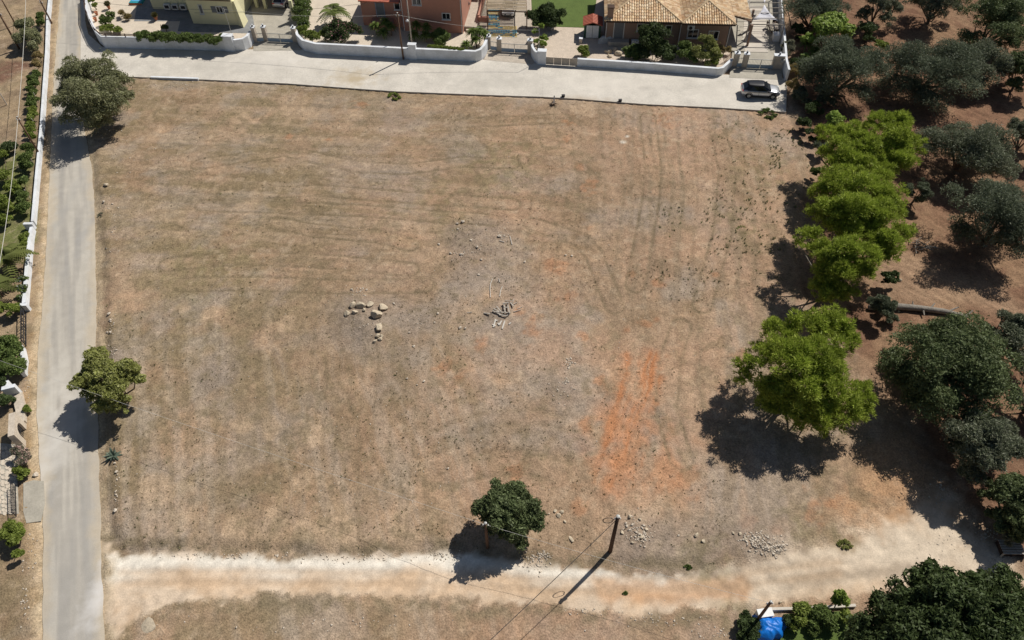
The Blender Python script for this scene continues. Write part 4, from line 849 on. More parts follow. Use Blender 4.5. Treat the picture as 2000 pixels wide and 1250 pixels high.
for k in range(24):
    q0, q1 = a + (d - a) * (k + .2) / 24, b + (c - b) * (k + .2) / 24; MB().beam(S(q0, 2.66), S(q1, 2.66 + .02 * (k % 2)), .20 + .05 * math.sin(k * 2.3), .04).build('reed_slat', M['thatch'], o)
o, S, _ = pergola('open timber pergola frame over the sail driveway', 'pergola', [(1463, 47), (1532, 48), (1527, -40), (1466, -40)], 2.4, 9, mt='grey_wood')
def sail(label, p3):
    V = [np.array([*G(a, b, h), h]) for a, b, h in p3]; c = sum(V) / 3; n = 8; vs = []; fs = []; idx = {}
    for i in range(n + 1):
        for j in range(n + 1 - i):
            u, v_, w_ = i / n, j / n, 1 - (i + j) / n; p = V[0] * u + V[1] * v_ + V[2] * w_
            k = 27 * u * v_ * w_; pull = 4 * max(u * v_ * (1 - w_), v_ * w_ * (1 - u), w_ * u * (1 - v_)) * (1 - k)
            p = p + (c - p) * 0.22 * pull - np.array([0, 0, .18 * k]); idx[i, j] = len(vs); vs.append(p - np.array([c[0], c[1], 0]))
    for i in range(n):
        for j in range(n - i):
            fs.append((idx[i, j], idx[i + 1, j], idx[i, j + 1]))
            if i + j < n - 1: fs.append((idx[i + 1, j], idx[i + 1, j + 1], idx[i, j + 1]))
    ob = MB().add(vs, fs).build('shade_sail', M['sail'], None, None, True); ob.location = (c[0], c[1], 0)
    sm = ob.modifiers.new('s', 'SOLIDIFY'); sm.thickness = 0.01
    return tag(ob, label, 'shade sail')
sail('white triangular shade sail stretched over the plank driveway', [(1493, 9, 2.75), (1470, 39, 2.35), (1520, 40, 2.35)])
sail('second white shade sail meeting the tip of the first', [(1493, 7, 2.75), (1483, -20, 2.6), (1506, -20, 2.6)])
dr_ = thing('driveway_planks', 'grey concrete strips laid across the sail driveway', 'paving', at(1480, 80, .03)); off = at(1480, 80, .03)
for k in range(10):
    y0 = 102 - 9 * k; sh = 1.0 - 0.012 * k
    q = [(1447 + .9 * k, y0), (1500 - .6 * k, y0 + 1), (1499 - .6 * k, y0 - 7.6), (1448 + .9 * k, y0 - 8.4)]
    MB().prism([(a - off[0], b - off[1]) for a, b in GP(q)], 0.002, 0.045).build('plank', M['concrete'], dr_)
ms_ = thing('mosaic_steps', 'yellow and blue mosaic rows on the drive beside the pink house', 'paving', at(980, 60, .03)); off = at(980, 60, .03); rng = np.random.default_rng(5)
pal = [(0.55, 0.40, 0.14), (0.60, 0.47, 0.22), (0.07, 0.22, 0.32), (0.12, 0.30, 0.36), (0.5, 0.45, 0.35), (0.05, 0.15, 0.25)]
for k in range(8):
    y0 = 72 - 7.2 * k; xr = 1010 if k < 3 else 976; q0, q1 = G(953.5, y0), G(xr, y0 + (1.2 if k < 3 else .6)); q3 = G(953.5, y0 - 6.4); q2 = G(xr, y0 - 5.4)
    root_ = MB().prism([(p[0] - off[0], p[1] - off[1]) for p in (q0, q1, q2, q3)], .002, .03).build('row', M['old_concrete'], ms_)
    n = int(np.linalg.norm(q1 - q0) / .3); mm = MB()
    for i in range(n):
        for j in range(3):
            t = (i + .5) / n; s_ = (j + .5) / 3; p = (q0 * (1 - t) + q1 * t) * (1 - s_) + (q3 * (1 - t) + q2 * t) * s_ - off[:2]
            mm.box(p[0], p[1], .031, .27, .22, .012, -.12 + rng.normal() * .1, pal[(0 if (k % 2 == 0) else 2) + (rng.integers(2) if rng.random() < .7 else rng.integers(3) + 1)])
    tag(mm.build('mosaic_tiles', M['mosaic'], root_), kind='stuff')
# shed
sx, sy = G(1156, 75); o = thing('garden_shed', 'small metal shed with red ribbed roof and white double doors', 'shed', (sx, sy, .034), R_(-5))
MB().bx(-1.05, 1.05, 0, 1.9, 0, 1.75).build('wall', M['green_paint'], o)
for sg in (-1, 1): MB().bx(min(0.02 * sg, .78 * sg), max(.02 * sg, .78 * sg), -.04, -.002, .06, 1.7).build('door', M['plastic_white'], o)
for sg in (-1, 1):
    rf = MB().add([(sg * 1.25, -.2, 1.72), (0, -.2, 2.15), (0, 2.1, 2.15), (sg * 1.25, 2.1, 1.72), (sg * 1.25, -.2, 1.78), (0, -.2, 2.21), (0, 2.1, 2.21), (sg * 1.25, 2.1, 1.78)], [(0, 1, 2, 3), (7, 6, 5, 4), (0, 4, 5, 1), (1, 5, 6, 2), (2, 6, 7, 3), (3, 7, 4, 0)]).build('roof', M['tin_red'], o)
    for k in range(7): MB().beam((sg * 1.25, -.1 + .35 * k, 1.8), (0.03 * sg, -.1 + .35 * k, 2.22), .05, .05).build('rib', M['tin_red'], rf)
def boxy(name, label, cat, px, py, s, mt, rz=-.1, z=.036, extra=None):
    x, y = G(px, py); mb = MB().box(0, 0, 0, *s); o = mb.build(name, M[mt]); o.location = (x, y, z); o.rotation_euler = (0, 0, rz); return tag(o, label, cat)
o = thing('storage_box', 'white lidded box beside the orchard wall on the sail driveway', 'box', at(1514, 78), -.1)
MB().box(0, 0, 0, .8, 1.0, .75).build('bin', M['plastic_white'], o); MB().box(0, 0, .75, .86, 1.06, .07).build('lid', M['plastic_white'], o)
o = thing('garden_table', 'round brown table under the timber pergola', 'table', at(1511, 62), 0)
MB().lathe([(0.04, .68), (.75, .7), (.75, .74), (0.02, .75)], (0, 0, 0), 20).build('table_top', M['stone_render'], o)
for k in range(4): MB().beam((.45 * math.cos(k * 1.57 + .7), .45 * math.sin(k * 1.57 + .7), 0), (.35 * math.cos(k * 1.57 + .7), .35 * math.sin(k * 1.57 + .7), .69), .06, .06).build('leg', M['wood'], o)
for px, py, rz in ((1500, 56, 1.6), (1512, 50, 0.2)):
    o = thing('garden_chair', 'dark garden chair at the round brown table', 'chair', at(px, py), rz, 'chairs at the round brown table')
    MB().box(0, 0, .42, .5, .5, .05).build('seat', M['dark_wood'], o); MB().box(0, .24, .47, .5, .05, .5).build('backrest', M['dark_wood'], o)
    for a in (-.22, .22):
        for b in (-.22, .22): MB().box(a, b, 0, .05, .05, .42).build('leg', M['dark_wood'], o)
# covered motorcycle by the tiled house
x, y = G(1184, 83); vs = []; fs = []; nn = 10
mb = MB(); prof = [(0.0, .55, .0), (.15, .42, .45), (.55, .4, .9), (1.0, .36, .78), (1.5, .4, 1.0), (1.85, .34, .7), (2.1, .45, 0.0)]
for u, hw, h in prof:
    for k in range(nn):
        t = math.pi * k / (nn - 1); vs.append(((u - 1.05), math.cos(t) * hw * (1 - .35 * math.sin(t)), h * math.sin(t) ** .6 + .01 * math.sin(k * 3 + u * 5)))
for i in range(len(prof) - 1):
    for k in range(nn - 1): fs.append((i * nn + k, i * nn + k + 1, (i + 1) * nn + k + 1, (i + 1) * nn + k)[::-1])
o = MB().add(vs, fs).build('covered_motorcycle', M['grey_cloth'], None, None, True); o.location = (x, y, .036); o.rotation_euler = (0, 0, -.05)
tag(o, 'motorcycle under a grey cover against the tiled house', 'motorcycle')
o = thing('stone_planter', 'small square stone post with flat white top in the gravel yard', 'post', at(1134, 84), -.1)
MB().box(0, 0, 0, .35, .35, .6).build('base', M['stone_render'], o); MB().box(0, 0, .6, .45, .45, .06).build('top', M['whitewash'], o)
# sun table with turquoise top on the yellow house patio, pots
o = thing('paddling_pool', 'rectangular turquoise and blue paddling pool on the patio', 'pool', at(267, 8, .05), -.06)
MB().bx(-.85, .85, -.3, 1.3, 0, .3).build('wall', M['teal'], o); MB().bx(-.7, .7, .1, 1.2, .301, .33).build('cover', M['blue_cloth'], o); MB().bx(-.9, .9, -.36, -.305, 0, .22).build('rim', M['terracotta'], o)
for px, py in ((214, 18), (190, 30), (188, 42), (306, 40)):
    o = thing('flower_pot', 'terracotta flower pot standing on the pale patio', 'pot', at(px, py, .05), 0, 'terracotta pots on the patio')
    MB().lathe([(.14, 0), (.22, .4), (.25, .4), (.25, .47), (.2, .47), (.18, .4)], (0, 0, 0), 12).build('pot', M['terracotta'], o)
    if px == 306 or py == 18:
        V, c = leaves([(0, 0, .7, .35, .35, .3)], 160, .3, np.random.default_rng(px), (.14, .13, .05), .3, spiky=.7); link('plant', leafmesh('plant', V, c), M['leaf'], o)
lat = thing('lattice_panel', 'leaning brown wooden lattice beside the gate pillar', 'lattice', at(1423, 122), R_(40))
for k in range(7): MB().beam((-.7 + .23 * k, 0, 0), (-.7 + .23 * k, .5, .75), .07, .03).build('slat', M['wood'], lat)
for z in (.2, .6): MB().beam((-.75, z * .66 - .02, z), (.75, z * .66 - .02, z), .04, .05).build('rail', M['wood'], lat)
o = thing('patio_table', 'white table on the pink house veranda', 'table', at(925, 4, .55), R_(-7))
MB().bx(-1.1, 1.1, -.6, .6, .7, .76).build('table_top', M['plastic_white'], o)
for a in (-1, 1):
    for b in (-.5, .5): MB().box(a, b, 0, .07, .07, .7).build('leg', M['plastic_white'], o)
o = thing('kettle_grill', 'black round barbecue on the pink house veranda', 'grill', at(914, 26, .55), 0)
MB().lathe([(.02, .5), (.25, .6), (.32, .8), (.25, .98), (.03, 1.05)], (0, 0, 0), 14).build('bowl', M['iron'], o)
for k in range(3): MB().beam((.3 * math.cos(k * 2.1), .3 * math.sin(k * 2.1), 0), (.12 * math.cos(k * 2.1), .12 * math.sin(k * 2.1), .6), .03, .03).build('leg', M['iron'], o)
# ------------------------------------------------------------------ garden plants
def leafthing(name, label, cat, lobes_px, kind, N, seed, size=None, part='foliage', group=None, petals=None, z0=None, spiky=None):
    """foliage from lobes given as (px, py, height of the lobe's middle, radius in px[, flatness])"""
    col, sz, asp, spk, c2, _ = KIND[kind]; rng = np.random.default_rng(seed); L = []
    for q in lobes_px:
        x, y = G(q[0], q[1], q[2]); r = q[3] * mpp(q[0], q[1], q[2]); L.append((x, y, q[2], r, r, r * (q[4] if len(q) > 4 else .8)))
    L = np.array(L); b = np.array([L[:, 0].mean(), L[:, 1].mean(), 0.03]); b[2] = float(gz(b[0], b[1])) if z0 is None else z0
    L[:, :3] -= b; sub_ = []
    for l_ in L:
        s_ = crown_lobes(rng, 9, l_[3] * 1.12, l_[4] * 1.12, l_[5] * 1.12, 0, (.2, .55)); s_[:, 5] *= min(1., l_[5] / l_[3] / .72); s_[:, :3] += l_[:3]; sub_.append(s_)
    L2 = np.concatenate(sub_); o = thing(name, label, cat, b, 0, group)
    V, c = leaves(L2, int(N * 1.1), size or sz, rng, col, asp, spiky=spk if spiky is None else spiky, col2=c2); link(part, leafmesh(part, V, c), M['leaf'], o)
    if petals:
        V, c = leaves(L2, petals[1], .14, rng, petals[0], .9, fill=.05, low=-.1); tag(link('flowers', leafmesh('flowers', V, c), M['petal'], o), kind='stuff')
    mb = MB(); l0 = L2[np.argmin(L2[:, 2])]
    for k in range(3): e = L2[rng.integers(len(L2)), :3]; mb.tube([(rng.normal() * .1, rng.normal() * .1, -.05), e * .6, e], [.05, .035, .015], 5)
    mb.build('stem', M['bark'], o); return o
LT = leafthing
LT('creeper_hedge', 'dark green creeper spilling over the long curved wall', 'hedge', [(x, 70.5 + (x - 270) * .05 + 2.5 * math.sin(x), 1.6 - .25 * (x % 4 == 0), 10.5, .7) for x in range(272, 435, 5)], 'shrub', 9000, 71, z0=1.5)
LT('shrub', 'leafy green shrub among pots on the pale patio', 'shrub', [(205, 38, .8, 10), (216, 33, 1., 11), (210, 44, .6, 10)], 'shrub', 1500, 72)
LT('grass_clump', 'tall straw-coloured ornamental grass on the patio', 'grass', [(238, 26, .6, 8), (246, 33, .5, 7)], 'straw', 700, 73)
LT('ground_cover', 'yellow-green mound plant behind the curved wall rail', 'shrub', [(200, 55, .5, 8, .5), (213, 54, .6, 10, .5), (228, 57, .5, 9, .5)], 'bright_shrub', 1500, 74)
LT('shrub', 'small dark shrub on the patio behind the creeper', 'shrub', [(322, 55, .5, 7)], 'dark_shrub', 500, 75)
LT('bush', 'leafy bush at the top corner of the long curved wall', 'shrub', [(180, 2, 1.0, 8), (186, 10, .8, 6)], 'bright_shrub', 700, 76)
LT('hedge', 'tall green hedge between the driveway and the pink house path', 'hedge', [(592 + 3 * math.sin(y), y, 1.2, 15) for y in range(-30, 60, 9)], 'shrub', 6500, 77, petals=((.6, .6, .55), 40))
LT('hedge', 'light green shrubs rounding the driveway corner of the white wall', 'hedge', [(590, 62, 1.1, 12), (602, 68, 1.2, 12), (617, 72, 1.3, 12), (628, 68, 1.2, 9)], 'bright_shrub', 3000, 78)
LT('oleander', 'large oleander with pink flowers behind the white wall', 'shrub', [(645, 62, 1.4, 18), (662, 55, 1.7, 20), (682, 58, 1.6, 18), (695, 60, 1.3, 12), (668, 70, 1.5, 18), (648, 74, 1.3, 13)], 'dark_shrub', 5500, 79, petals=((.55, .22, .28), 190))
LT('round_bush', 'dense round dark green bush before the pink house', 'shrub', [(857, 68, 1.0, 14), (870, 74, 1.0, 14), (845, 72, .9, 11), (862, 80, .8, 12)], 'shrub', 3000, 80)
LT('creeper', 'yellow-green creeper lying on the white wall before the pink house', 'hedge', [(x, 90 + (x - 838) * .1, 1.4, 4.5, .5) for x in range(838, 908, 5)], 'bright_shrub', 1500, 81, z0=1.3)
LT('large_bush', 'massive clipped dark bush at the edge of the lawn', 'shrub', [(1045, 30, 1.4, 18), (1065, 26, 1.6, 20), (1085, 32, 1.4, 18), (1050, 42, 1.1, 16), (1075, 42, 1.1, 17), (1090, 44, .9, 10)], 'dark_shrub', 6500, 82)
LT('vine', 'light green climbing vine on a thin stake beside the curved wall', 'shrub', [(1045, 62, 1.2, 6), (1057, 50, 1.9, 6), (1062, 74, .9, 8), (1047, 82, .7, 7), (1060, 86, .6, 7)], 'fig', 450, 83, size=.26)
LT('round_bush', 'small round yellow-green bush at the end of the low pale wall', 'shrub', [(1137, 100, .7, 12)], 'bright_shrub', 1300, 84)
LT('garden_tree', 'tall dark leafy tree before the tiled house wall', 'tree', [(1270, 62, 3.0, 22), (1285, 75, 2.6, 25), (1265, 80, 2.2, 23), (1292, 95, 1.6, 22), (1272, 100, 1.4, 22), (1292, 110, 1.2, 15), (1300, 105, 1.0, 14)], 'dark_shrub', 6500, 85, size=.2)
LT('shrub', 'dark green shrub row behind the low pale wall', 'shrub', [(1230, 98, .9, 12), (1243, 97, 1., 16), (1255, 102, .9, 15), (1243, 110, .7, 13), (1228, 108, .6, 9)], 'shrub', 3400, 86)
LT('shrub', 'little orange-tinged bush at the end of the shrub row', 'shrub', [(1223, 102, .6, 6)], 'straw', 350, 87, spiky=.1)
LT('shrub', 'dark shrub between the tall garden tree and the windows', 'shrub', [(1312, 98, .9, 12), (1308, 112, .7, 10)], 'dark_shrub', 1700, 88)
LT('shrub', 'green shrub under the double window of the tiled house', 'shrub', [(1336, 93, 1.1, 16), (1350, 104, .9, 16), (1335, 110, .8, 14), (1352, 116, .7, 11)], 'shrub', 3400, 89)
LT('garden_tree', 'small tree with yellow-brown leaves under the right-hand window', 'tree', [(1378, 83, 2.0, 17), (1388, 92, 1.8, 17), (1370, 100, 1.4, 18), (1394, 108, 1.2, 16), (1376, 116, 1.0, 15)], 'light_olive', 4600, 90, size=.2)
LT('shrub', 'bright green shrub at the bend of the low pale wall', 'shrub', [(1402, 112, .8, 9), (1395, 120, .7, 9)], 'bright_shrub', 1300, 91)
LT('hedge', 'reddish shrub beside the tiled house porch', 'shrub', [(1408, 94, .7, 8), (1420, 98, .6, 8)], 'straw', 700, 92, spiky=.1)

def strap_plant(name, label, cat, px, py, h, n, ll, seed, col, wd=.07, trunkr=.07, group=None, z=.03, droop=.5, part='leaf_crown', heads=1):
    rng = np.random.default_rng(seed); x, y = G(px, py, h); o = thing(name, label, cat, (x, y, z), 0, group); V = []; C_ = []; Fq = []; tk = MB()
    for hd in range(heads):
        bx_ = np.array([0, 0, h - z]) + (0 if hd == 0 else rng.normal(size=3) * (.4, .4, .25))
        if h > .3: tk.tube([(bx_[0] * .3, bx_[1] * .3, -.1), bx_], [trunkr * 1.2, trunkr], 7)
        for k in range(n // heads):
            a = rng.random() * 6.283; el = R_(-10 + 85 * rng.random()); d = np.array([math.cos(a) * math.cos(el), math.sin(a) * math.cos(el), math.sin(el)])
            sd = np.array([-math.sin(a), math.cos(a), 0]); l_ = ll * (.7 + .5 * rng.random()); b = len(V); c = np.array(col) * (.75 + .5 * rng.random())
            for t, w_ in ((0, .6), (.4, 1.), (.75, .7), (1., .05)):
                p = bx_ + d * l_ * t - np.array([0, 0, droop * l_ * t * t]); V += [p - sd * wd * w_ / 2, p + sd * wd * w_ / 2]; C_ += [c, c]
            Fq += [(b + 2 * i, b + 2 * i + 1, b + 2 * i + 3, b + 2 * i + 2) for i in range(3)]
    link(part, npmesh(part, V, Fq, np.array(C_)), M['leaf'], o)
    if h > .3: tk.build('trunk', M['bark'], o, None, True)
    return o
YG = (.15, .21, .05)
for i, (px, py, h, lb) in enumerate([(733, 50, 1.3, 'yucca at the foot of the pink house door landing'), (752, 42, 1.7, 'tall yucca right of the door landing'), (748, 62, 1.0, 'yucca leaning over the white wall coping'), (762, 50, 1.4, 'yucca next to the brown utility pole'),
                                     (813, 48, 1.6, 'yucca under the corner of the pink house'), (832, 52, 1.5, 'yucca left of the round bush'), (808, 66, 1.0, 'yucca behind the white meter pillar'), (831, 68, 1.0, 'low yucca beside the round bush'),
                                     (922, 62, 1.7, 'dracaena at the veranda steps'), (936, 60, 1.8, 'tall dracaena in the clump by the mosaic gate'), (946, 66, 1.5, 'dracaena nearest the mosaic gate pillar'), (930, 76, 1.2, 'middle dracaena in the clump by the mosaic gate'), (911, 86, .9, 'short spiky yucca on the wall end by the steps'),
                                     (1575, 85, 1.6, 'dracaena under the fig by the sail driveway'), (1592, 98, 1.6, 'dracaena beside the dark olive at the road end'), (1573, 112, 1.4, 'lowest dracaena by the concrete road end')]):
    strap_plant('yucca' if 'yucca' in lb else 'dracaena', 'green spiky ' + lb, 'plant', px, py, h, 130, .95, 200 + i, YG, .11, group=None)
# palms: each frond a part
def palm(label, px, py, h, nf, L_, seed, col=(.115, .15, .04)):
    rng = np.random.default_rng(seed); x, y = G(px, py, h); o = thing('palm_tree', label, 'palm', (x, y, .03))
    MB().tube([(0, 0, -.1), (0, 0, h * .5), (0, 0, h)], [.26, .22, .24], 9).build('trunk', M['bark'], o)
    for k in range(nf):
        a = 6.283 * k / nf * 2.4 + rng.normal() * .1; el = R_(15 + 55 * rng.random()); V = []; Fq = []; C_ = []
        dh = np.array([math.cos(a), math.sin(a), 0]); sd = np.array([-math.sin(a), math.cos(a), 0]); l_ = L_ * (.8 + .3 * rng.random()); cc = np.array(col) * (.75 + .5 * rng.random())
        pt = lambda t: np.array([0, 0, h]) + dh * l_ * t * math.cos(el) + np.array([0, 0, l_ * (math.sin(el) * t - .75 * t * t)])
        for i in range(12):
            t = .12 + .88 * i / 12; p = pt(t); w_ = .42 * math.sin(math.pi * min(1, t * .85 + .12)) + .05
            for s_ in (-1, 1):
                b = len(V); q = p + sd * s_ * w_ + dh * .12 - np.array([0, 0, .10]); V += [p - dh * .02, p + dh * .13, q + dh * .06, q - dh * .04]; Fq.append((b, b + 1, b + 2, b + 3)); C_ += [cc] * 4
        for i in range(5):
            b = len(V); p, q = pt(i / 5), pt((i + 1) / 5); V += [p - sd * .03, p + sd * .03, q + sd * .02, q - sd * .02]; Fq.append((b, b + 1, b + 2, b + 3)); C_ += [cc * 1.3] * 4
        link('frond', npmesh('frond', V, Fq, np.array(C_)), M['leaf'], o)
    return o
palm('green palm with arching fronds beside the pink house path', 651, 24, 1.7, 22, 2.7, 301, (.17, .21, .06))
palm('large dark palm drooping against the white lane wall', 12, 505, 1.6, 26, 2.9, 302, (.15, .17, .05))
palm('dark palm partly hidden under the large one', -14, 560, 1.2, 18, 2.4, 303, (.14, .16, .05))

# ------------------------------------------------------------------ west side of the lane
LW = 'white lane-side garden wall'
wall('long low whitewashed wall running beside the lane', [(88, 250), (93, 170), (97, 110), (99, 40), (103, 0), (106, -40)], .62, .26, back=1)
wall('low whitewashed wall along the lane below the leaning pole', [(72, 440), (80, 340), (88, 251)], .62, .26, back=1)
wall('low whitewashed wall ending at the iron gate', [(57, 600), (63, 520), (68, 465), (71, 452)], .66, .3, back=1)
MB().box(0, 0, 0, .9, .3, .75).build('gate_stub', M['whitewash']).location = (*G(62, 447), 0); tag(bpy.data.objects['gate_stub'], 'short white wall stub at the break in the lane wall', 'wall')
o = MB().box(0, 0, 0, .9, .3, .8).build('gate_stub', M['whitewash']); o.location = (*G(51, 606), 0); tag(o, 'white stub wall holding the iron gate', 'wall')
o = thing('iron_gate', 'black wrought iron gate with scroll pattern beside the lane', 'gate', at(52, 612, 0), 0)
a, b = np.array(G(52, 612)), np.array(G(52, 676)); L_ = float(np.linalg.norm(b - a)); o.rotation_euler = (0, 0, math.atan2(*(b - a)[::-1]))
fr = MB()
for z in (.1, .55, 1.0): fr.beam((0, 0, z), (L_, 0, z), .05, .05)
for k in range(3): fr.beam((L_ * k / 2, 0, .05), (L_ * k / 2, 0, 1.05), .06, .06)
fr.build('frame', M['iron'], o); sc_ = MB()
for k in range(4):
    cx = L_ * (k + .5) / 4
    for z in (.32, .78): sc_.tube([(cx + .2 * math.cos(t), 0, z + .17 * math.sin(t)) for t in np.linspace(0, 6.283, 11)], .02, 4, False)
    sc_.beam((cx - .3, 0, .12), (cx + .3, 0, .98), .03, .03)
tag(sc_.build('scrollwork', M['iron'], o), kind='stuff')
wall('short white wall beneath the big round lane-side bush', [(54, 735), (56, 705), (51, 682)], .6, .3)
o = thing('gate_post', 'slanting white rendered gate post beside the lane', 'post', at(31, 772, 0), .3)
MB().box(0, 0, -.1, 1.0, .35, 1.3).build('shaft', M['whitewash'], o); MB().box(-.3, .5, -.1, .35, .7, 1.15).build('side_wall', M['whitewash'], o)
# arched stone gateway: base by the lane, opening towards it
x, y = G(52, 828); o = thing('stone_arch', 'pale stone gateway with arched iron-barred opening beside the lane', 'gateway', (x, y, 0), math.atan2(*(np.array(G(51, 862)) - np.array(G(52, 828)))[::-1]))
Lg, Hg, tg = 2.2, 1.75, .45; prof = [(Lg, 0), (Lg, Hg), (0, Hg), (0, 0), (.55, 0), (.55, .8)] + [(.55 + .55 * (1 - math.cos(t)), .8 + .55 * math.sin(t)) for t in np.linspace(.3, math.pi - .3, 7)] + [(1.65, .8), (1.65, 0)]
n = len(prof); MB().add([(p, 0, q) for p, q in prof] + [(p, -tg, q) for p, q in prof], [tuple(range(n))[::-1], tuple(range(n, 2 * n))] + [(i, (i + 1) % n, n + (i + 1) % n, n + i) for i in range(n)]).build('arch_wall', M['white_stone'], o)
fr = MB(); [fr.beam((.6 + .16 * k, -.2, 0), (.6 + .16 * k, -.2, .8 + .5 * math.sin(math.pi * (k + .5) / 7)), .03, .03) for k in range(7)]; fr.beam((.55, -.2, .5), (1.65, -.2, .5), .04, .04); fr.build('grille', M['iron'], o)
wall('low rubble wall between gate post and stone arch', [(53, 826), (53, 800), (46, 770)], .35, .7, 'white_stone')
wall('low pale wall below the stone arch', [(38, 930), (46, 900), (51, 866)], .4, .35, 'white_stone')
# crazy paving west of the arch
cp_ = tag(MB().prism(GP([(-120, 862), (30, 866), (36, 1003), (-120, 1004)]), -.09, -.05).build('courtyard', M['old_concrete']), kind='structure')
rng = np.random.default_rng(77); x0, y0 = G(-20, 1000); x1, y1 = G(28, 870)
for i in range(9):
    for j in range(17):
        px = -32 + 7.4 * i + rng.normal() * 1.3; py = 874 + 7.8 * j + rng.normal() * 1.4 + (3.5 if i % 2 else 0)
        if px > 29: continue
        k = 5 + rng.integers(3); r = 4.0
        pg = [G(px + r * (.85 + .3 * rng.random()) * math.cos(6.283 * q / k + i), py + r * (.85 + .3 * rng.random()) * math.sin(6.283 * q / k + i)) for q in range(k)]
        MB().prism([tuple(p) for p in pg], -.06, -.02 + rng.random() * .012).build('paving_stone', M['paver'], cp_)
o = thing('mesh_fence', 'low iron mesh fence beside the stone-paved yard', 'fence', at(32, 945, -.05)); a, b = np.array(G(30, 946)), np.array(G(32, 1010)); off = np.array([*G(32, 945)])
fr = MB(); d_ = (b - a); Lf = np.linalg.norm(d_)
for z in (.05, .75): fr.beam((*(a - off), z), (*(b - off), z), .04, .04)
fr.build('frame', M['iron'], o); ms2 = MB(); n = int(Lf / .14)
for k in range(n):
    p, q = a + d_ * k / n - off, a + d_ * min(1, (k + 3) / n) - off; ms2.beam((*p, .05), (*q, .75), .018, .018); ms2.beam((*q, .05), (*p, .75), .018, .018)
tag(ms2.build('mesh', M['iron'], o), kind='stuff')
o = MB().prism([tuple(p - G(66, 980)) for p in map(lambda p: np.array(G(*p)), [(46, 944), (66, 938), (86, 940), (88, 985), (80, 1018), (52, 1022), (46, 1000)])], 0, .07).build('ramp', M['old_concrete']); o.location = (*G(66, 980), -.04); tag(o, kind='structure')
# planting behind the lane wall
def wb(i, label, kind, lob, N, **k): return LT(k.pop('name', 'bush'), label, k.pop('cat', 'shrub'), lob, kind, N, 400 + i, **k)
wb(1, 'dark olive-like bush leaning over the lane wall beside two poles', 'olive', [(50, 55, 1.8, 20), (65, 70, 1.6, 20), (45, 75, 1.4, 18), (68, 90, 1., 14)], 4500)
wb(2, 'green bush under the leaning pole at the top of the lane wall', 'shrub', [(78, 32, 1.1, 9), (80, 45, .9, 9)], 1200)
wb(3, 'orange-leaved creeper on the lane wall', 'straw', [(72, 110, .8, 9), (70, 126, .8, 10)], 1100, spiky=.1)
wb(4, 'long green hedge run behind the lane wall, upper stretch', 'shrub', [(66 - .05 * (y - 145) + 2 * math.sin(y), y, .8, 10) for y in range(145, 206, 10)], 3600, name='hedge', cat='hedge')
wb(5, 'long green hedge run behind the lane wall, lower stretch', 'bright_shrub', [(62 - .05 * (y - 215), y, .8, 9) for y in range(215, 266, 10)], 2800, name='hedge', cat='hedge')
wb(6, 'rounded green bush behind the foot of the leaning lane pole', 'shrub', [(52, 288, .9, 12), (55, 308, .9, 14), (52, 326, .8, 13)], 3200)
wb(7, 'dark scrub at the edge of the dry garden', 'dark_shrub', [(12, 288, .8, 14), (30, 285, .7, 10)], 1600)
wb(8, 'bright green bush on the lawn west of the lane', 'bright_shrub', [(4, 305, .8, 12), (10, 345, .8, 16), (25, 370, .8, 16), (12, 400, .8, 18), (8, 430, .8, 14)], 5200)
wb(9, 'mixed olive-green bush behind the lane wall', 'shrub', [(44, 355, .8, 12), (42, 385, .9, 14), (48, 405, .8, 13)], 2600)
wb(10, 'low bush in the break of the lane wall', 'bright_shrub', [(50, 468, .6, 12), (45, 480, .6, 9)], 1300)
wb(11, 'bush with white blossoms beside the lane wall', 'shrub', [(42, 545, .7, 8), (45, 565, .7, 9), (40, 580, .6, 7)], 1300, petals=((.7, .7, .68), 90))
wb(12, 'clipped hedge with yellow tips above the iron gate', 'bright_shrub', [(10, 603, .9, 13), (25, 606, .9, 11), (34, 600, .8, 8), (-5, 605, .9, 13)], 2800)
wb(13, 'big round green bush overhanging the short white wall', 'shrub', [(12, 680, 1.3, 24), (30, 690, 1.2, 20), (14, 712, 1.3, 24), (32, 722, 1.0, 16), (-8, 700, 1.3, 22)], 5600)
wb(14, 'dark bush behind the slanting white gate post', 'dark_shrub', [(4, 745, 1.0, 16), (8, 785, .8, 14), (20, 780, .6, 8)], 2400)
wb(15, 'small green bush on the verge above the stone arch', 'bright_shrub', [(54, 800, .4, 8)], 600)
wb(16, 'sparse oleander with pale pink flowers on the verge', 'grey_shrub', [(36, 880, .8, 13), (46, 895, .7, 12), (40, 905, .7, 11)], 1500, petals=((.6, .4, .36), 110))
wb(17, 'green shrub at the foot of the pink-flowering oleander', 'bright_shrub', [(34, 918, .6, 9), (46, 925, .5, 10)], 1500)
wb(18, 'tall bright green bush at the end of the mesh fence', 'bright_shrub', [(20, 1030, 1.1, 18), (32, 1045, 1.0, 14), (26, 1060, 1.0, 12), (36, 1080, .8, 11), (10, 1045, .8, 10)], 4200)
for i, (px, py) in enumerate([(84, 80), (79, 150), (76, 200), (72, 250), (66, 320), (60, 390)]):
    o = MB().tube([(0, 0, -.1), (0.02, 0, 1.3)], .035, 6).build('fence_stake', M['pale_wood']); o.location = (*G(px, py), float(gz(*G(px, py)))); tag(o, 'thin pale stake in the hedge behind the lane wall', 'stake', 'stakes along the lane hedge')
o = MB().tube([(0, 0, -.1), (.0, 0, 1.6)], .05, 6).build('fence_stake', M['pale_wood']); o.location = (*G(14, 205), float(gz(*G(14, 205)))); tag(o, 'lone pale stake in the dry garden', 'stake')

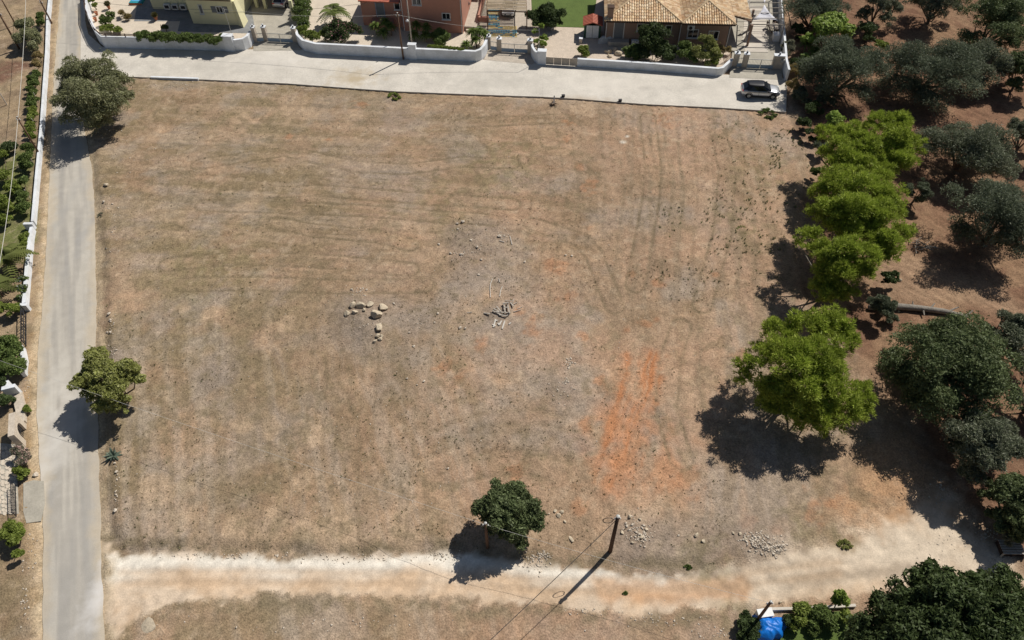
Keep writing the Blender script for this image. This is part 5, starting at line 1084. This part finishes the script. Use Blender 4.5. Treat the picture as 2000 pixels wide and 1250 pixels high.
# ------------------------------------------------------------------ poles and wires
def pole(label, xy, h, r, mt='wood', arm=True, name='utility_pole', lean=(0, 0), z=None):
    zb = float(gz(*xy)) if z is None else z; o = thing(name, label, 'pole', (xy[0], xy[1], zb))
    MB().tube([(0, 0, -.3), (lean[0] * .5, lean[1] * .5, h * .5), (lean[0], lean[1], h)], [r, r * .88, r * .75], 10).build('shaft', M[mt], o, None, True)
    if arm:
        MB().lathe([(r * .8, 0), (r * .85, .04), (r * .3, .07)], (lean[0], lean[1], h), 10).build('cap', M['grey_metal'], o)
        for s_ in (-1, 1): MB().lathe([(.03, 0), (.05, .05), (.03, .09), (.05, .13), (.02, .17)], (lean[0] + s_ * .16, lean[1], h - .35), 8).build('insulator', M['plastic_white'], o)
        MB().beam((lean[0] - .22, lean[1], h - .37), (lean[0] + .22, lean[1], h - .37), .05, .05).build('bracket', M['grey_metal'], o)
    return o
pC = np.array(G(1191, 1079)); pole('dark creosoted pole with coiled cable on the track side', pC, 5.55, .15, 'dark_wood')
co = MB().tube([(pC[0] - .55 + .38 * math.cos(t) * (1 - .02 * t), pC[1] + .1, 4.95 + .38 * math.sin(t)) for t in np.linspace(0, 12.5, 26)], .018, 4, False).build('cable_coil', M['wire']); tag(co, 'coil of black cable hanging at the dark pole top', 'cable')
hD = 3.95; pD = np.array(G(948, 1022, hD)); pole('reddish pole standing in the shade of the track-side tree', pD, hD, .12, 'wood')
hE = 3.9; pE = np.array(G(1506, 1175, hE)); pole('brown pole behind the white box and blue tarpaulin', pE, hE, .11, 'wood')
p1 = np.array(G(101, 45)); pole('brown pole at the top end of the lane wall', p1, hpx((101, 45), 0), .11, 'wood')
p2 = np.array(G(80, 305)); pole('thin brown pole leaning back from the lane wall', p2, 5.0, .10, 'wood')
p3 = np.array(G(38, 96)); pole('thick brown pole in the dry garden west of the lane', p3, 4.9, .13, 'wood')
p4 = np.array(G(31, 49)); pole('thinner brown pole behind the thick one in the dry garden', p4, 4.6, .09, 'wood')
pT = np.array(G(788, 116)); pole('brown utility pole standing on the road against the white wall', pT, 6.0, .11, 'wood', z=.02)
pL = np.array(G(805, 88)); o = pole('grey street lamp pole beside the white meter pillar', pL, 6.6, .10, 'grey_wood', False, 'street_lamp', z=.03)
MB().lathe([(.02, .3), (.16, .18), (.2, .05), (.16, 0)], (-.2, -.3, 3.3), 10).build('lamp', M['plastic_white'], o); MB().beam((0, 0, 3.6), (-.2, -.3, 3.55), .04, .04).build('arm', M['grey_metal'], o)
pm = np.array(G(452, 64, 2.05)); pole('thin grey mast on the meter pillar at the yellow house', pm, 3.2, .035, 'grey_metal', False, 'mast', z=2.08)
pn = np.array(G(1052, 120)); pole('thin grey mast beside the curved white wall', pn, 4.3, .035, 'grey_metal', False, 'mast', z=.03)
def wire(label, a, b, sag=.4, r=.018, mt='wire', n=14):
    a, b = np.array(a, float), np.array(b, float); pts = [a + (b - a) * t - np.array([0, 0, 4 * sag * t * (1 - t)]) for t in np.linspace(0, 1, n)]; m_ = (a + b) / 2
    o = MB().tube([p - m_ for p in pts], r, 5, False).build('overhead_wire', M[mt]); o.location = m_; return tag(o, label, 'wire')
top = lambda p, h, z=0.: (p[0], p[1], h + z - .2)
wire('black cable running down from the dark pole over the track', top(pC, 5.55), (*G(640, 1545, 5.), 5.), .3, .022)
wire('pale wire from the reddish pole to the brown pole by the tarpaulin', top(pD, hD), top(pE, hE), .3, .009, 'pale_wire')
wire('pale wire from the reddish pole across field and lane', top(pD, hD), (*G(-140, 655, 4.2), 4.2), .35, .009, 'pale_wire')
wire('pale cable along the lane above the leaning pole', (*G(52, -60, 5.), 5.), top(p2, 5.), .3, .022, 'pale_wire')
wire('pale cable continuing past the large palm', top(p2, 5.), (*G(-25, 640, 5.), 5.), .5, .022, 'pale_wire')
wire('dark wire from the lane-end pole to the mast by the yellow house', (*G(101, -8, 4.6), 4.6), top(pm, 3.2, 2.08), .5, .016)
wire('pale wire from the mast to the road-side utility pole', top(pm, 3.2, 2.08), top(pT, 6.0), .5, .018, 'pale_wire')
wire('pale wire from the road-side pole to the mast by the curved wall', top(pT, 6.0), top(pn, 4.3), .5, .018, 'pale_wire')
wire('dark wire from the street lamp to the yellow house', (pL[0], pL[1], 6.2), (*G(380, 25, 3.), 3.), .6, .016)
# ------------------------------------------------------------------ cars
def car(label, xy, rz, paint='silver', roof='black_paint', z=.03, L=4.3, name='parked_car'):
    o = thing(name, label, 'car', (xy[0], xy[1], z), rz); k = L / 4.3
    st = [(-2.15, .66, .46, .78), (-2.08, .78, .34, .93), (-1.9, .85, .28, 1.0), (-1.4, .885, .24, 1.02), (-.6, .89, .22, 1.0), (.3, .89, .22, .98), (1.0, .885, .23, .96), (1.5, .87, .25, .91), (1.9, .82, .28, .84), (2.08, .72, .34, .74), (2.16, .58, .44, .64)]
    vs = []; fs = []
    for x, w_, b, t in st:
        h = t - b; half = [(.84, b), (.98, b + .12 * h), (1.0, b + .45 * h), (.985, b + .72 * h), (.95, b + .92 * h), (.86, t), (.5, t + .03), (0, t + .04)]
        ring = [(-w_ * a, q) for a, q in half] + [(w_ * a, q) for a, q in half[-2::-1]]
        vs += [(x * k, a, q) for a, q in ring]
    n = 15
    for i in range(len(st) - 1):
        for j in range(n): fs.append((i * n + j, i * n + (j + 1) % n, (i + 1) * n + (j + 1) % n, (i + 1) * n + j)[::-1])
    fs += [tuple(range(n)), tuple(range((len(st) - 1) * n, len(st) * n))[::-1]]
    body = MB().add(vs, fs).build('body', M[paint], o, None, True)
    # glasshouse: lower ring at the belt, upper ring under the roof
    lo = [(-2.02, .66), (-1.5, .83), (-.4, .845), (.6, .83), (1.12, .70)]; hi = [(-1.42, .52), (-1.1, .60), (-.4, .645), (.02, .625), (.26, .54)]
    V = []; nn = len(lo)
    for (x, y), (X, Y) in zip(lo, hi): V += [(x * k, -y, .96), (X * k, -Y, 1.47), (X * k, Y, 1.47), (x * k, y, .96)]
    F_ = []
    for i in range(nn - 1):
        for j in (0, 1, 2): F_.append((4 * i + j, 4 * i + j + 1, 4 * i + 5 + j, 4 * i + 4 + j)[::-1])
    F_ += [(0, 1, 2, 3)[::-1], tuple(4 * (nn - 1) + j for j in (0, 1, 2, 3))]
    MB().add(V, F_).build('windows', M['glass'], o)
    rp = [(-1.62, .50), (-1.42, .57), (-1.05, .645), (-.4, .68), (.08, .655), (.28, .58)]; vs = []; fs = []
    for x, y in rp:
        for q, z_ in ((-1, 1.44), (-.96, 1.50), (-.55, 1.555), (0, 1.57), (.55, 1.555), (.96, 1.50), (1, 1.44)): vs.append((x * k, y * q, z_ - (.05 if x < -1.7 or x > .3 else 0)))
    for i in range(len(rp) - 1):
        for j in range(6): fs.append((i * 7 + j, i * 7 + j + 1, i * 7 + 8 + j, i * 7 + 7 + j)[::-1])
        fs.append((i * 7 + 6, i * 7, i * 7 + 7, i * 7 + 13)[::-1])
    fs += [tuple(range(7)), tuple(range(35, 42))[::-1]]
    MB().add(vs, fs).build('roof', M[roof], o, None, True)
    for s_ in (-1, 1):
        for (x, y), (X, Y) in ((lo[0], hi[0]), (lo[1], hi[1]), (lo[2], hi[2]), (lo[4], hi[4])):
            MB().beam((x * k, s_ * y * 1.0, .95), (X * k, s_ * Y * 1.01, 1.46), .07, .03).build('pillar', M[roof if paint == 'silver' else paint], o)
        for x in (-1.32, 1.36):
            wl = MB().lathe([(.05, -.11), (.30, -.11), (.335, -.07), (.335, .07), (.30, .11), (.05, .11)], (0, 0, 0), 20).build('tyre', M['rubber'], o); wl.name = 'wheel'
            wl.location = (x * k, s_ * .80, .335); wl.rotation_euler = (R_(90), 0, 0)
            rim = MB().lathe([(.2, 0), (.2, .02), (.06, .03)], (0, 0, 0), 14).build('rim', M['grey_metal'], wl); rim.location = (0, 0, -s_ * .105)
            rim.rotation_euler = (R_(180) if s_ > 0 else 0, 0, 0)
            MB().tube([(x * k + .40 * math.cos(t), s_ * .872, .335 + .40 * math.sin(t)) for t in np.linspace(-.1, math.pi + .1, 11)], .045, 5).build('wheel_arch', M['rubber'], o)
        MB().box(.72 * k, s_ * .98, .98, .16, .2, .13).build('mirror', M[roof], o)
        for x in (-.75, .25): MB().box(x * k, s_ * .887, .80, .2, .03, .04).build('door_handle', M['grey_metal'], o)
        MB().box(1.98 * k, s_ * .58, .66, .2, .34, .12, s_ * -.35).build('headlight', M['clear_lamp'], o); MB().box(-2.08 * k, s_ * .58, .80, .1, .36, .14).build('tail_light', M['red_lamp'], o)
        MB().beam((-1.0 * k, s_ * .89, .30), (1.0 * k, s_ * .89, .30), .04, .12).build('sill', M['rubber'], o)
        MB().beam((-.28 * k, s_ * .893, .32), (-.30 * k, s_ * .885, .95), .012, .02).build('door_gap', M['rubber'], o)
    MB().box(2.14 * k, 0, .42, .06, .9, .16).build('grille', M['rubber'], o); MB().box(2.165 * k, 0, .50, .03, .5, .11).build('number_plate', M['plastic_white'], o)
    return o
a, b = np.array(G(1460.5, 192)), np.array(G(1507.5, 194)); dv = (b - a) / np.linalg.norm(b - a); nv = np.array([-dv[1], dv[0]])
car('silver hatchback with black roof parked on the concrete road', (a + b) / 2 + nv * .8, math.atan2(dv[1], dv[0]), L=4.35)
car('white car parked under the reed pergola', G(995, 22), R_(-97), 'white_paint', 'white_paint', L=3.9)
car('grey car in the shade of the yellow house carport', G(554, 6), R_(82), 'silver', 'silver', L=4.0)

# ------------------------------------------------------------------ stones
import bmesh
def rockmesh(seed, sub_=2, box=.35):
    bm = bmesh.new(); bmesh.ops.create_icosphere(bm, subdivisions=sub_, radius=1); rng = np.random.default_rng(seed); pl = unit(rng.normal(size=(11, 3))); ds = .48 + .3 * rng.random(11)
    for v in bm.verts:
        p = np.array(v.co)
        for n_, d_ in zip(pl, ds):
            q = p @ n_
            if q > d_: p = p - n_ * (q - d_) * .92
        v.co = p * (1 + rng.normal() * .025)
    me = bpy.data.meshes.new('rock'); bm.to_mesh(me); bm.free(); return me
RM = [rockmesh(500 + i) for i in range(6)]
for me in RM: me.materials.append(M['rock'])
RS = [rockmesh(520 + i, 1) for i in range(6)]
for me in RS: me.materials.append(M['white_stone'])
def rock(label, px, py, wpx, i, me=None, group=None, flat=.6, sink=.35, name='limestone_rock', cat='rock'):
    p = ON(px, py); r = wpx / 2 * mpp(px, py); rr = random.Random(i * 7 + int(px)); me = me or RM[i % 6]; o = link(name, me, None)
    o.scale = (r * 1.05, r * (.75 + .25 * rr.random()), r * flat); o.location = (p[0], p[1], p[2] + r * flat * (1 - sink) * .8); o.rotation_euler = (rr.uniform(-.25, .25), rr.uniform(-.25, .25), rr.random() * 6.28)
    return tag(o, label, cat, group)
RG = 'boulders of the ring of stones in the field'
rock('big squarish boulder in the ring of stones', 735, 617, 26, 0, flat=.8)
for i, (px, py, w_) in enumerate([(689, 598, 20), (705, 599, 21), (723, 596, 18), (748, 602, 23), (679, 614, 15), (693, 611, 14), (712, 607, 12)]): rock('pale rounded boulder of the curved stone row in the field', px, py, w_, i + 1, group=RG)
for i, (px, py, w_) in enumerate([(740, 641, 22), (738, 655, 14), (742, 662, 12), (732, 666, 10), (745, 656, 10)]): rock('yellowish block in the small heap below the big squarish boulder', px, py, w_, i + 9, group='blocks of the small heap below the boulder')
for i, (px, py, w_) in enumerate([(1084, 998, 9), (1098, 1000, 10), (1092, 1007, 12), (1103, 1019, 8), (1072, 1004, 6)]): rock('grey stone in the handful beside the track-side tree', px, py, w_, i + 3, group='handful of stones beside the track-side tree')
for i, (px, py, w_) in enumerate([(893, 438, 8), (904, 434, 11), (894, 448, 6), (857, 478, 7), (932, 482, 9), (920, 470, 7), (940, 507, 7), (880, 495, 8), (900, 497, 9), (975, 462, 11), (985, 460, 6), (935, 537, 8), (1025, 512, 7)]):
    rock('pale stone scattered on the grey mound in mid field', px, py, w_, i, RS[i % 6], 'stones on the grey mound')
for i, (px, py, w_) in enumerate([(855, 613, 8), (899, 641, 9), (908, 642, 7), (849, 630, 6), (716, 566, 6), (687, 566, 7), (808, 677, 8), (769, 593, 7), (800, 650, 6), (1117, 500, 7), (1105, 499, 6), (875, 915, 7), (795, 740, 7), (828, 745, 7), (815, 752, 5), (1325, 1046, 7)]):
    rock('single white stone lying on the dry field', px, py, w_, i, RS[(i + 2) % 6], 'single white stones on the field')
for i, (px, py, w_) in enumerate([(1360, 1046, 12), (1374, 1057, 10), (1445, 1043, 9), (1455, 1052, 8), (1432, 1042, 8)]): rock('larger stone above the white rubble by the track', px, py, w_, i + 2, group='larger stones above the white rubble')
for i, (px, py, w_) in enumerate([(1230, 1010, 12), (1250, 1015, 8), (1253, 1050, 11), (1215, 1040, 9), (1262, 1035, 9), (1236, 1060, 8)]): rock('pale stone right of the dark pole', px, py, w_, i + 1, group='stones right of the dark pole')
rock('flat pale slab half buried near the track', 1115, 1053, 22, 3, flat=.22, sink=.55).scale[1] *= .5; rock('sandy block at the track edge above the blue tarpaulin', 1524, 1177, 7, 2, flat=.8); rock('pale slab of rock below the track start', 290, 1225, 40, 4, flat=.14, sink=.5)
rock('round stone on the field edge beside the lane', 208, 362, 11, 2); rock('stone under the dead stalks by the lane', 203, 395, 8, 4, RS[2]); rock('stone on the orchard litter near the log', 1757, 548, 10, 1)
for i, (px, py, w_) in enumerate([(214, 614, 9), (216, 626, 8), (216, 650, 8), (210, 650, 6), (228, 684, 7), (225, 905, 7), (228, 922, 8), (226, 998, 12), (70, 928, 16)]): rock('white stone along the lane verge', px, py, w_, i, RS[i % 6], 'white stones along the lane verge')
for i, (px, py, w_) in enumerate([(1188, 104, 18), (1201, 101, 16), (1208, 108, 17), (1190, 112, 14)]): rock('grey boulder in the rockery behind the low pale wall', px, py, w_, i, group='rockery boulders behind the low pale wall', flat=.75)
# small loose stones, beyond counting: one piece for each heap
def rubble(label, spots, n, seed, mt='white_stone', smin=.05, smax=.16):
    rng = np.random.default_rng(seed); V = []; Fc = []; base = np.array([(1, 0, 0), (-1, 0, 0), (0, 1, 0), (0, -1, 0), (0, 0, 1), (0, 0, -.6)], float)
    ft = [(0, 2, 4), (2, 1, 4), (1, 3, 4), (3, 0, 4), (2, 0, 5), (1, 2, 5), (3, 1, 5), (0, 3, 5)]
    for i in range(n):
        px, py, rx, ry = spots[rng.integers(len(spots))]; t = rng.normal(size=2) * .5; p = ON(px + t[0] * rx, py + t[1] * ry); s_ = (smin + (smax - smin) * rng.random() ** 2.2) * .72
        b = len(V); q = base * np.array([1.5, .85, .9]) * (.6 + .8 * rng.random((6, 3))) * s_ + rng.normal(size=(6, 3)) * s_ * .22; a = rng.random() * 6.28
        q = np.c_[q[:, 0] * math.cos(a) - q[:, 1] * math.sin(a), q[:, 0] * math.sin(a) + q[:, 1] * math.cos(a), q[:, 2] * .6]; V += list(q + p + (0, 0, s_ * .12)); Fc += [tuple(b + k for k in f) for f in ft]
    V = np.array(V); c = V.mean(0); me = npmesh('stones', V - c, Fc); o = link('loose_stones', me, M[mt], None, c); return tag(o, label, 'stones', kind='stuff')
rubble('white rubble heap on the bank above the track', [(1490, 1065, 32, 22), (1470, 1055, 26, 14), (1515, 1072, 22, 14)], 330, 601, smax=.17)
rubble('pale rubble right of the dark pole', [(1240, 1030, 26, 24), (1255, 1050, 18, 12)], 130, 602, smax=.16)
rubble('scattered white stones in mid field below the timber heap', [(1100, 755, 26, 30), (1110, 710, 16, 10), (1105, 745, 10, 8)], 90, 603, smax=.14)
rubble('fine white stones around the grey mound', [(930, 480, 60, 45), (985, 462, 14, 10), (960, 520, 70, 40), (830, 620, 70, 25), (700, 570, 40, 14), (720, 640, 40, 25), (905, 495, 30, 8)], 230, 604, smax=.12)
rubble('white stones thrown up along the dirt track edge', [(420, 1085, 160, 7), (700, 1092, 150, 8), (870, 1085, 40, 12), (1040, 1098, 30, 14), (1060, 1085, 20, 10)], 330, 605, smax=.12)
rubble('stones along the north-west field corner', [(280, 170, 40, 14), (240, 300, 40, 60), (350, 165, 40, 10), (220, 420, 16, 80), (225, 260, 30, 40), (560, 172, 160, 5)], 200, 606, smax=.13)
rubble('pebbles strewn thinly over the dry field', [(500, 600, 300, 300), (1100, 600, 300, 300), (700, 900, 350, 150), (700, 320, 400, 120)], 420, 607, smax=.085)
rubble('white stones beside the lane verge', [(222, 690, 8, 14), (218, 640, 6, 30), (228, 960, 6, 50), (60, 1090, 16, 70), (55, 760, 6, 40), (50, 1180, 14, 40)], 120, 608, smax=.13)
rubble('broken white stone around the pallets and track end', [(1925, 1045, 22, 22), (1860, 1060, 60, 30), (1955, 1090, 30, 20), (1840, 965, 20, 30)], 150, 609, smax=.12)
rubble('stones south of the dirt track', [(600, 1220, 300, 20), (1300, 1210, 120, 20), (1400, 1235, 40, 12), (1150, 1195, 60, 10)], 130, 610, smax=.12)

# ------------------------------------------------------------------ timber, logs, tarpaulin
p = ON(985, 606); o = thing('timber_heap', 'heap of broken grey timbers and a pallet in mid field', 'timber', p)
for i, (a, b, c, d, h) in enumerate([(968, 611, 995, 613, .25), (984, 594, 987, 614, .3), (991, 593, 995, 615, .3), (964, 604, 976, 611, .2), (970, 600, 979, 612, .25), (982, 596, 994, 596, .4), (984, 603, 994, 604, .4), (975, 616, 990, 619, .2), (945, 612, 957, 615, .1), (962, 608, 980, 617, .2), (990, 618, 997, 612, .2), (997, 592, 1003, 601, .15), (1000, 597, 1010, 592, .15), (1003, 610, 1018, 606, .1), (986, 588, 1002, 590, .12), (1010, 604, 1020, 600, .08), (912, 611, 922, 611, .06), (1004, 585, 1001, 594, .1)]):
    q0, q1 = ON(a, b), ON(c, d); MB().beam(q0 - p + (0, 0, h * .6), q1 - p + (0, 0, h * .6 + .05 * (i % 3)), .10 if i < 12 else .05, .06 if i < 12 else .04).build('timber', M['grey_wood'], o)
p = ON(977, 633); o = thing('white_planks', 'white weathered planks lying below the timber heap', 'planks', p)
for a, b, c, d in [(986, 627, 981, 643), (980, 627, 974, 636), (968, 624, 964, 640), (972, 632, 978, 634), (966, 628, 972, 626), (994, 634, 998, 631), (962, 634, 968, 638)]:
    MB().beam(ON(a, b) - p + (0, 0, .06), ON(c, d) - p + (0, 0, .08), .12, .03).build('plank', M['pale_wood'], o)
p = ON(965, 570); o = thing('dry_stalks', 'long dry stalks lying on the grey mound', 'branches', p)
for pts in ([(958, 582), (957, 565), (958, 555), (962, 545)], [(976, 580), (978, 568), (981, 560)], [(974, 545), (976, 552)], [(996, 462), (1000, 478)], [(975, 470), (985, 474)]):
    MB().tube([ON(*q) - p + (0, 0, .06) for q in pts], .035, 5).build('stalk', M['pale_wood'], o)
p = ON(1790, 605); o = thing('fallen_log', 'fallen grey tree trunk with broken stubs lying under the orchard trees', 'log', p)
MB().tube([ON(a, b) - p + (0, 0, h) for a, b, h in ((1695, 604, .25), (1740, 602, .3), (1790, 606, .3), (1840, 612, .28), (1886, 622, .25))], [.22, .30, .27, .24, .16], 10).build('trunk', M['grey_bark'], o, None, True)
for a, b, c, d, h in [(1815, 606, 1822, 598, .4), (1800, 608, 1803, 620, .25), (1850, 612, 1868, 606, .45), (1886, 620, 1896, 612, .4), (1780, 604, 1778, 596, .5)]: MB().tube([ON(a, b) - p + (0, 0, .3), ON(c, d) - p + (0, 0, h)], [.1, .05], 7).build('stub', M['grey_bark'], o)
p = ON(1795, 482); o = thing('dead_branches', 'grey heap of dead branches at the pine crown edge', 'branches', p); rr = random.Random(4)
for k in range(16): a = rr.random() * 3.14; l_ = rr.uniform(.5, 1.3); c = np.array([rr.gauss(0, .4), rr.gauss(0, .35), rr.uniform(.05, .3)]); v = np.array([math.cos(a) * l_ / 2, math.sin(a) * l_ / 2, rr.uniform(-.1, .1)]); MB().tube([c - v, c + v * .3 + (0, 0, .06), c + v], [.045, .035, .015], 5).build('branch', M['grey_bark'], o)
MB().tube([(.6, 0, .1), (1.6, -.35, .15)], [.09, .06], 6).build('branch', M['grey_bark'], o)
p = ON(1080, 205); o = thing('tree_stump', 'splintered stump with a pale broken stick at the road edge', 'stump', p)
MB().tube([(0, 0, -.1), (0, 0, .3)], [.3, .22], 9).build('stump', M['bark'], o); MB().beam((.1, 0, .2), (.15, .5, .9), .14, .1).build('stick', M['pale_wood'], o)
for k in range(8): MB().tube([(0, 0, .2), (.7 * math.cos(k * .9), .6 * math.sin(k * .9) - .1, .1 + .2 * (k % 3))], [.05, .015], 5).build('root', M['bark'], o)
for px, py, lb in ((1100, 189, 'small dark metal box on the road edge near the stump'), (1211, 198, 'small dark marker block on the road edge')):
    o = MB().box(0, 0, 0, .36, .24, .2).box(0, 0, .2, .4, .28, .04).build('edge_block', M['iron']); o.location = (*G(px, py), .02); tag(o, lb, 'block')
o = MB().beam((*(G(295, 153) - G(340, 154)), 0), (*(G(388, 156) - G(340, 154)), 0), .28, .3).build('kerb_stone', M['whitewash']); o.location = (*G(340, 153), 0.02); tag(o, 'white painted kerb at the edge of the concrete road', 'kerb')
p = ON(1970, 1074); o = thing('wooden_pallet', 'stack of dark weathered pallets at the end of the track', 'pallet', p, -.03)
for k in range(3):
    for j in range(6): MB().bx(-.75, .75, -.5 + .18 * j, -.37 + .18 * j, .12 + .16 * k, .15 + .16 * k).build('slat', M['grey_wood'] if k == 2 else M['dark_wood'], o)
    for x in (-.68, 0, .68): MB().bx(x - .05, x + .05, -.5, .53, .0 + .16 * k, .118 + .16 * k).build('bearer', M['dark_wood'], o)
for x in (-.8, .8): MB().bx(x - .04, x + .04, -.55, -.47, -.1, .6).build('stake', M['grey_wood'], o)
# tarpaulin
p = ON(1502, 1228); ng = 34; t = np.linspace(-1, 1, ng); U_, V_ = np.meshgrid(t, t)
ol = 1 + .16 * np.sin(3 * np.arctan2(V_, U_) + 1.) + .07 * np.sin(7 * np.arctan2(V_, U_)); X_ = U_ * ol * .98 + .18 * V_; Y_ = V_ * ol * .78
rad = np.maximum(np.abs(U_), np.abs(V_)) * .8 + .2 * np.hypot(U_, V_); Zt = .7 * np.clip(1 - rad ** 2.6, 0, 1) ** .6 + .03; Zt += .42 * (fbm(X_ * 1.5 + Y_, Y_ * .7 - X_ * .3, .5, 4, 5) - .5) * np.clip(1.1 - rad, 0, 1); Zt = np.maximum(Zt, .015); i = np.arange(ng - 1)[:, None] * ng + np.arange(ng - 1)[None]
me = npmesh('tarpaulin', np.stack([X_, Y_, Zt], -1).reshape(-1, 3), np.stack([i, i + 1, i + ng + 1, i + ng], -1).reshape(-1, 4), None, True); o = link('tarpaulin', me, M['tarp'], None, p); tag(o, 'crumpled bright blue tarpaulin draped over a heap', 'tarpaulin')
p = ON(1490, 1203); o = thing('white_box', 'white chest-like box above the blue tarpaulin', 'box', p, .12); MB().box(0, 0, 0, .95, .5, .62).build('body', M['plastic_white'], o); MB().box(0, 0, .62, 1.0, .55, .06).build('lid', M['plastic_white'], o)
LT('dark_bush', 'blackish tangled bush left of the blue tarpaulin', 'shrub', [(1462, 1225, .6, 18), (1455, 1205, .5, 12), (1475, 1245, .6, 16), (1452, 1245, .5, 12)], 'dark_shrub', 2600, 701)
wall('low concrete kerb wall behind the small vegetable garden', [(1505, 1194), (1560, 1193), (1670, 1187)], .25, .18, 'concrete')
tag(MB().prism([tuple(q - G(1600, 1225)) for q in map(lambda q: np.array(G(*q)), [(1530, 1200), (1660, 1193), (1670, 1260), (1520, 1275)])], -.1, .05).build('garden_plot', M['lawn'], None), kind='structure'); bpy.data.objects['garden_plot'].location = (*G(1600, 1225), .02)
for i, (lb, kd, lo, N) in enumerate([('bright green vine bush inside the vegetable garden wall', 'bright_shrub', [(1570, 1195, .9, 18), (1560, 1215, .7, 15)], 2300), ('dark green bush beside the tarpaulin', 'dark_shrub', [(1545, 1220, .5, 14)], 900), ('leafy green bush along the vegetable garden wall', 'shrub', [(1605, 1205, .7, 20), (1625, 1212, .7, 18), (1590, 1225, .5, 14)], 2800), ('young sapling with bright leaves on the track edge', 'fig', [(1641, 1160, 1.5, 9), (1648, 1172, 1.2, 9), (1632, 1170, 1.1, 8)], 260), ('bright bush between sapling and oak', 'bright_shrub', [(1650, 1205, .6, 14)], 900)]):
    LT('bush', lb, 'shrub', lo, kd, N, 710 + i)
# ------------------------------------------------------------------ weeds
AG = (.16, .21, .16); strap_plant('agave', 'blue-grey agave on the field bank beside the lane', 'plant', 222, 890, .25, 30, .8, 801, AG, .16, z=float(gz(*G(222, 890))), droop=.15)
for i, (lb, kd, px, py, r, h, N) in enumerate([('bright green weed patch at the concrete road edge', 'bright_shrub', 770, 187, 14, .25, 900), ('green weeds along the road edge below the parked car', 'shrub', 1500, 221, 20, .3, 1100), ('small green weed under the lane-side olive', 'shrub', 217, 597, 8, .25, 300), ('small bright weed among white stones on the verge', 'bright_shrub', 220, 643, 7, .2, 250), ('bluish thistle patch above the track', 'olive', 1388, 1092, 16, .35, 800), ('second bluish thistle patch nearer the rubble', 'olive', 1432, 1090, 20, .35, 1000), ('dark weed beside the bluish thistle', 'shrub', 1344, 1107, 8, .2, 260), ('lone green weed above the rubble', 'shrub', 1405, 1035, 6, .25, 200), ('green weed at the grey mound top', 'shrub', 906, 416, 5, .2, 120), ('green weed beside the ring of stones', 'shrub', 673, 560, 6, .25, 160), ('weed tuft on the grey mound', 'light_olive', 938, 485, 12, .3, 400), ('weed tuft by the small stone heap', 'light_olive', 750, 655, 10, .25, 350), ('dark burnt-looking hole with twigs on the mound', 'dark_shrub', 1005, 543, 7, .12, 200), ('green weed between track and field', 'light_olive', 1650, 1062, 16, .25, 600), ('weed clump on the track edge by the white planks', 'shrub', 1222, 1158, 5, .15, 90), ('green weeds in the meadow near the pines', 'bright_shrub', 1450, 448, 14, .25, 380), ('dry grey weed clump on the lane bank', 'grey_shrub', 200, 420, 10, .35, 350)]):
    LT('weed', lb, 'weed', [(px + dx * r, py + dy * r, h * .35, r * .3, .35) for dx, dy in ((-.75, 0), (.7, .2), (0, -.35), (-.1, .4), (.35, -.15), (-.4, -.25), (.3, .45))], kd, int(N * .5), 810 + i, size=.13)
def tufts(name, label, n, seed, region, col, hmin, hmax, blades=5, dens=None, wd=.035):
    rng = np.random.default_rng(seed); Q = []
    while len(Q) < n:
        px, py, rx, ry = region[rng.integers(len(region))]; t = rng.uniform(-1, 1, 2) if dens is None else rng.normal(size=2) * .5; x, y = G(px + t[0] * rx, py + t[1] * ry)
        Q.append((x, y))
    Q = np.array(Q); keep = fbm(Q[:, 0], Q[:, 1], 2.5, 3, 33) > .42; ok = (sdist(Q[:, 0], Q[:, 1], field_poly) > .3) & keep; Q = Q[ok]
    B = np.repeat(Q, blades, 0); m_ = len(B); zz = gz(B[:, 0], B[:, 1]); a = rng.random(m_) * 6.283; h = hmin + (hmax - hmin) * np.repeat(rng.random(len(Q)), blades) * (.6 + .4 * rng.random(m_)); out_ = h * (.3 + .6 * rng.random(m_))
    b0 = np.c_[B + rng.normal(size=(m_, 2)) * .04, zz - .01]; sd = np.c_[-np.sin(a), np.cos(a), np.zeros(m_)] * (wd * (.6 + .8 * rng.random(m_)))[:, None]; tp_ = b0 + np.c_[np.cos(a) * out_, np.sin(a) * out_, h]
    V = np.stack([b0 - sd, b0 + sd, tp_], 1).reshape(-1, 3); c = np.repeat(np.repeat(np.array(col)[None] * (.6 + .8 * rng.random(len(Q)))[:, None], blades, 0), 3, 0)
    me = npmesh(name, V, np.arange(len(V)).reshape(-1, 3), c); return tag(link(name, me, M['leaf']), label, 'grass', kind='stuff')
FULL = [(600, 400, 420, 230), (600, 850, 400, 230), (1200, 400, 330, 200), (1100, 800, 330, 270)]
tufts('dry_weeds', 'dark dry weed tufts dotted over the mown field', 3800, 901, FULL, (.20, .165, .10), .05, .12, 6, wd=.026)
tufts('straw', 'short pale straw left on the mown field', 16000, 902, FULL, (.42, .32, .20), .04, .10, 3, wd=.015)
tufts('green_weeds', 'green weed tufts in the north-east part of the field', 420, 903, [(1480, 330, 90, 90), (1460, 440, 80, 60), (1400, 480, 120, 90), (1540, 290, 40, 40)], (.15, .18, .07), .10, .28, 8, wd=.03)
tufts('olive_weeds', 'sparse greenish weeds across the field', 900, 904, FULL, (.13, .14, .05), .06, .15, 6, wd=.03)
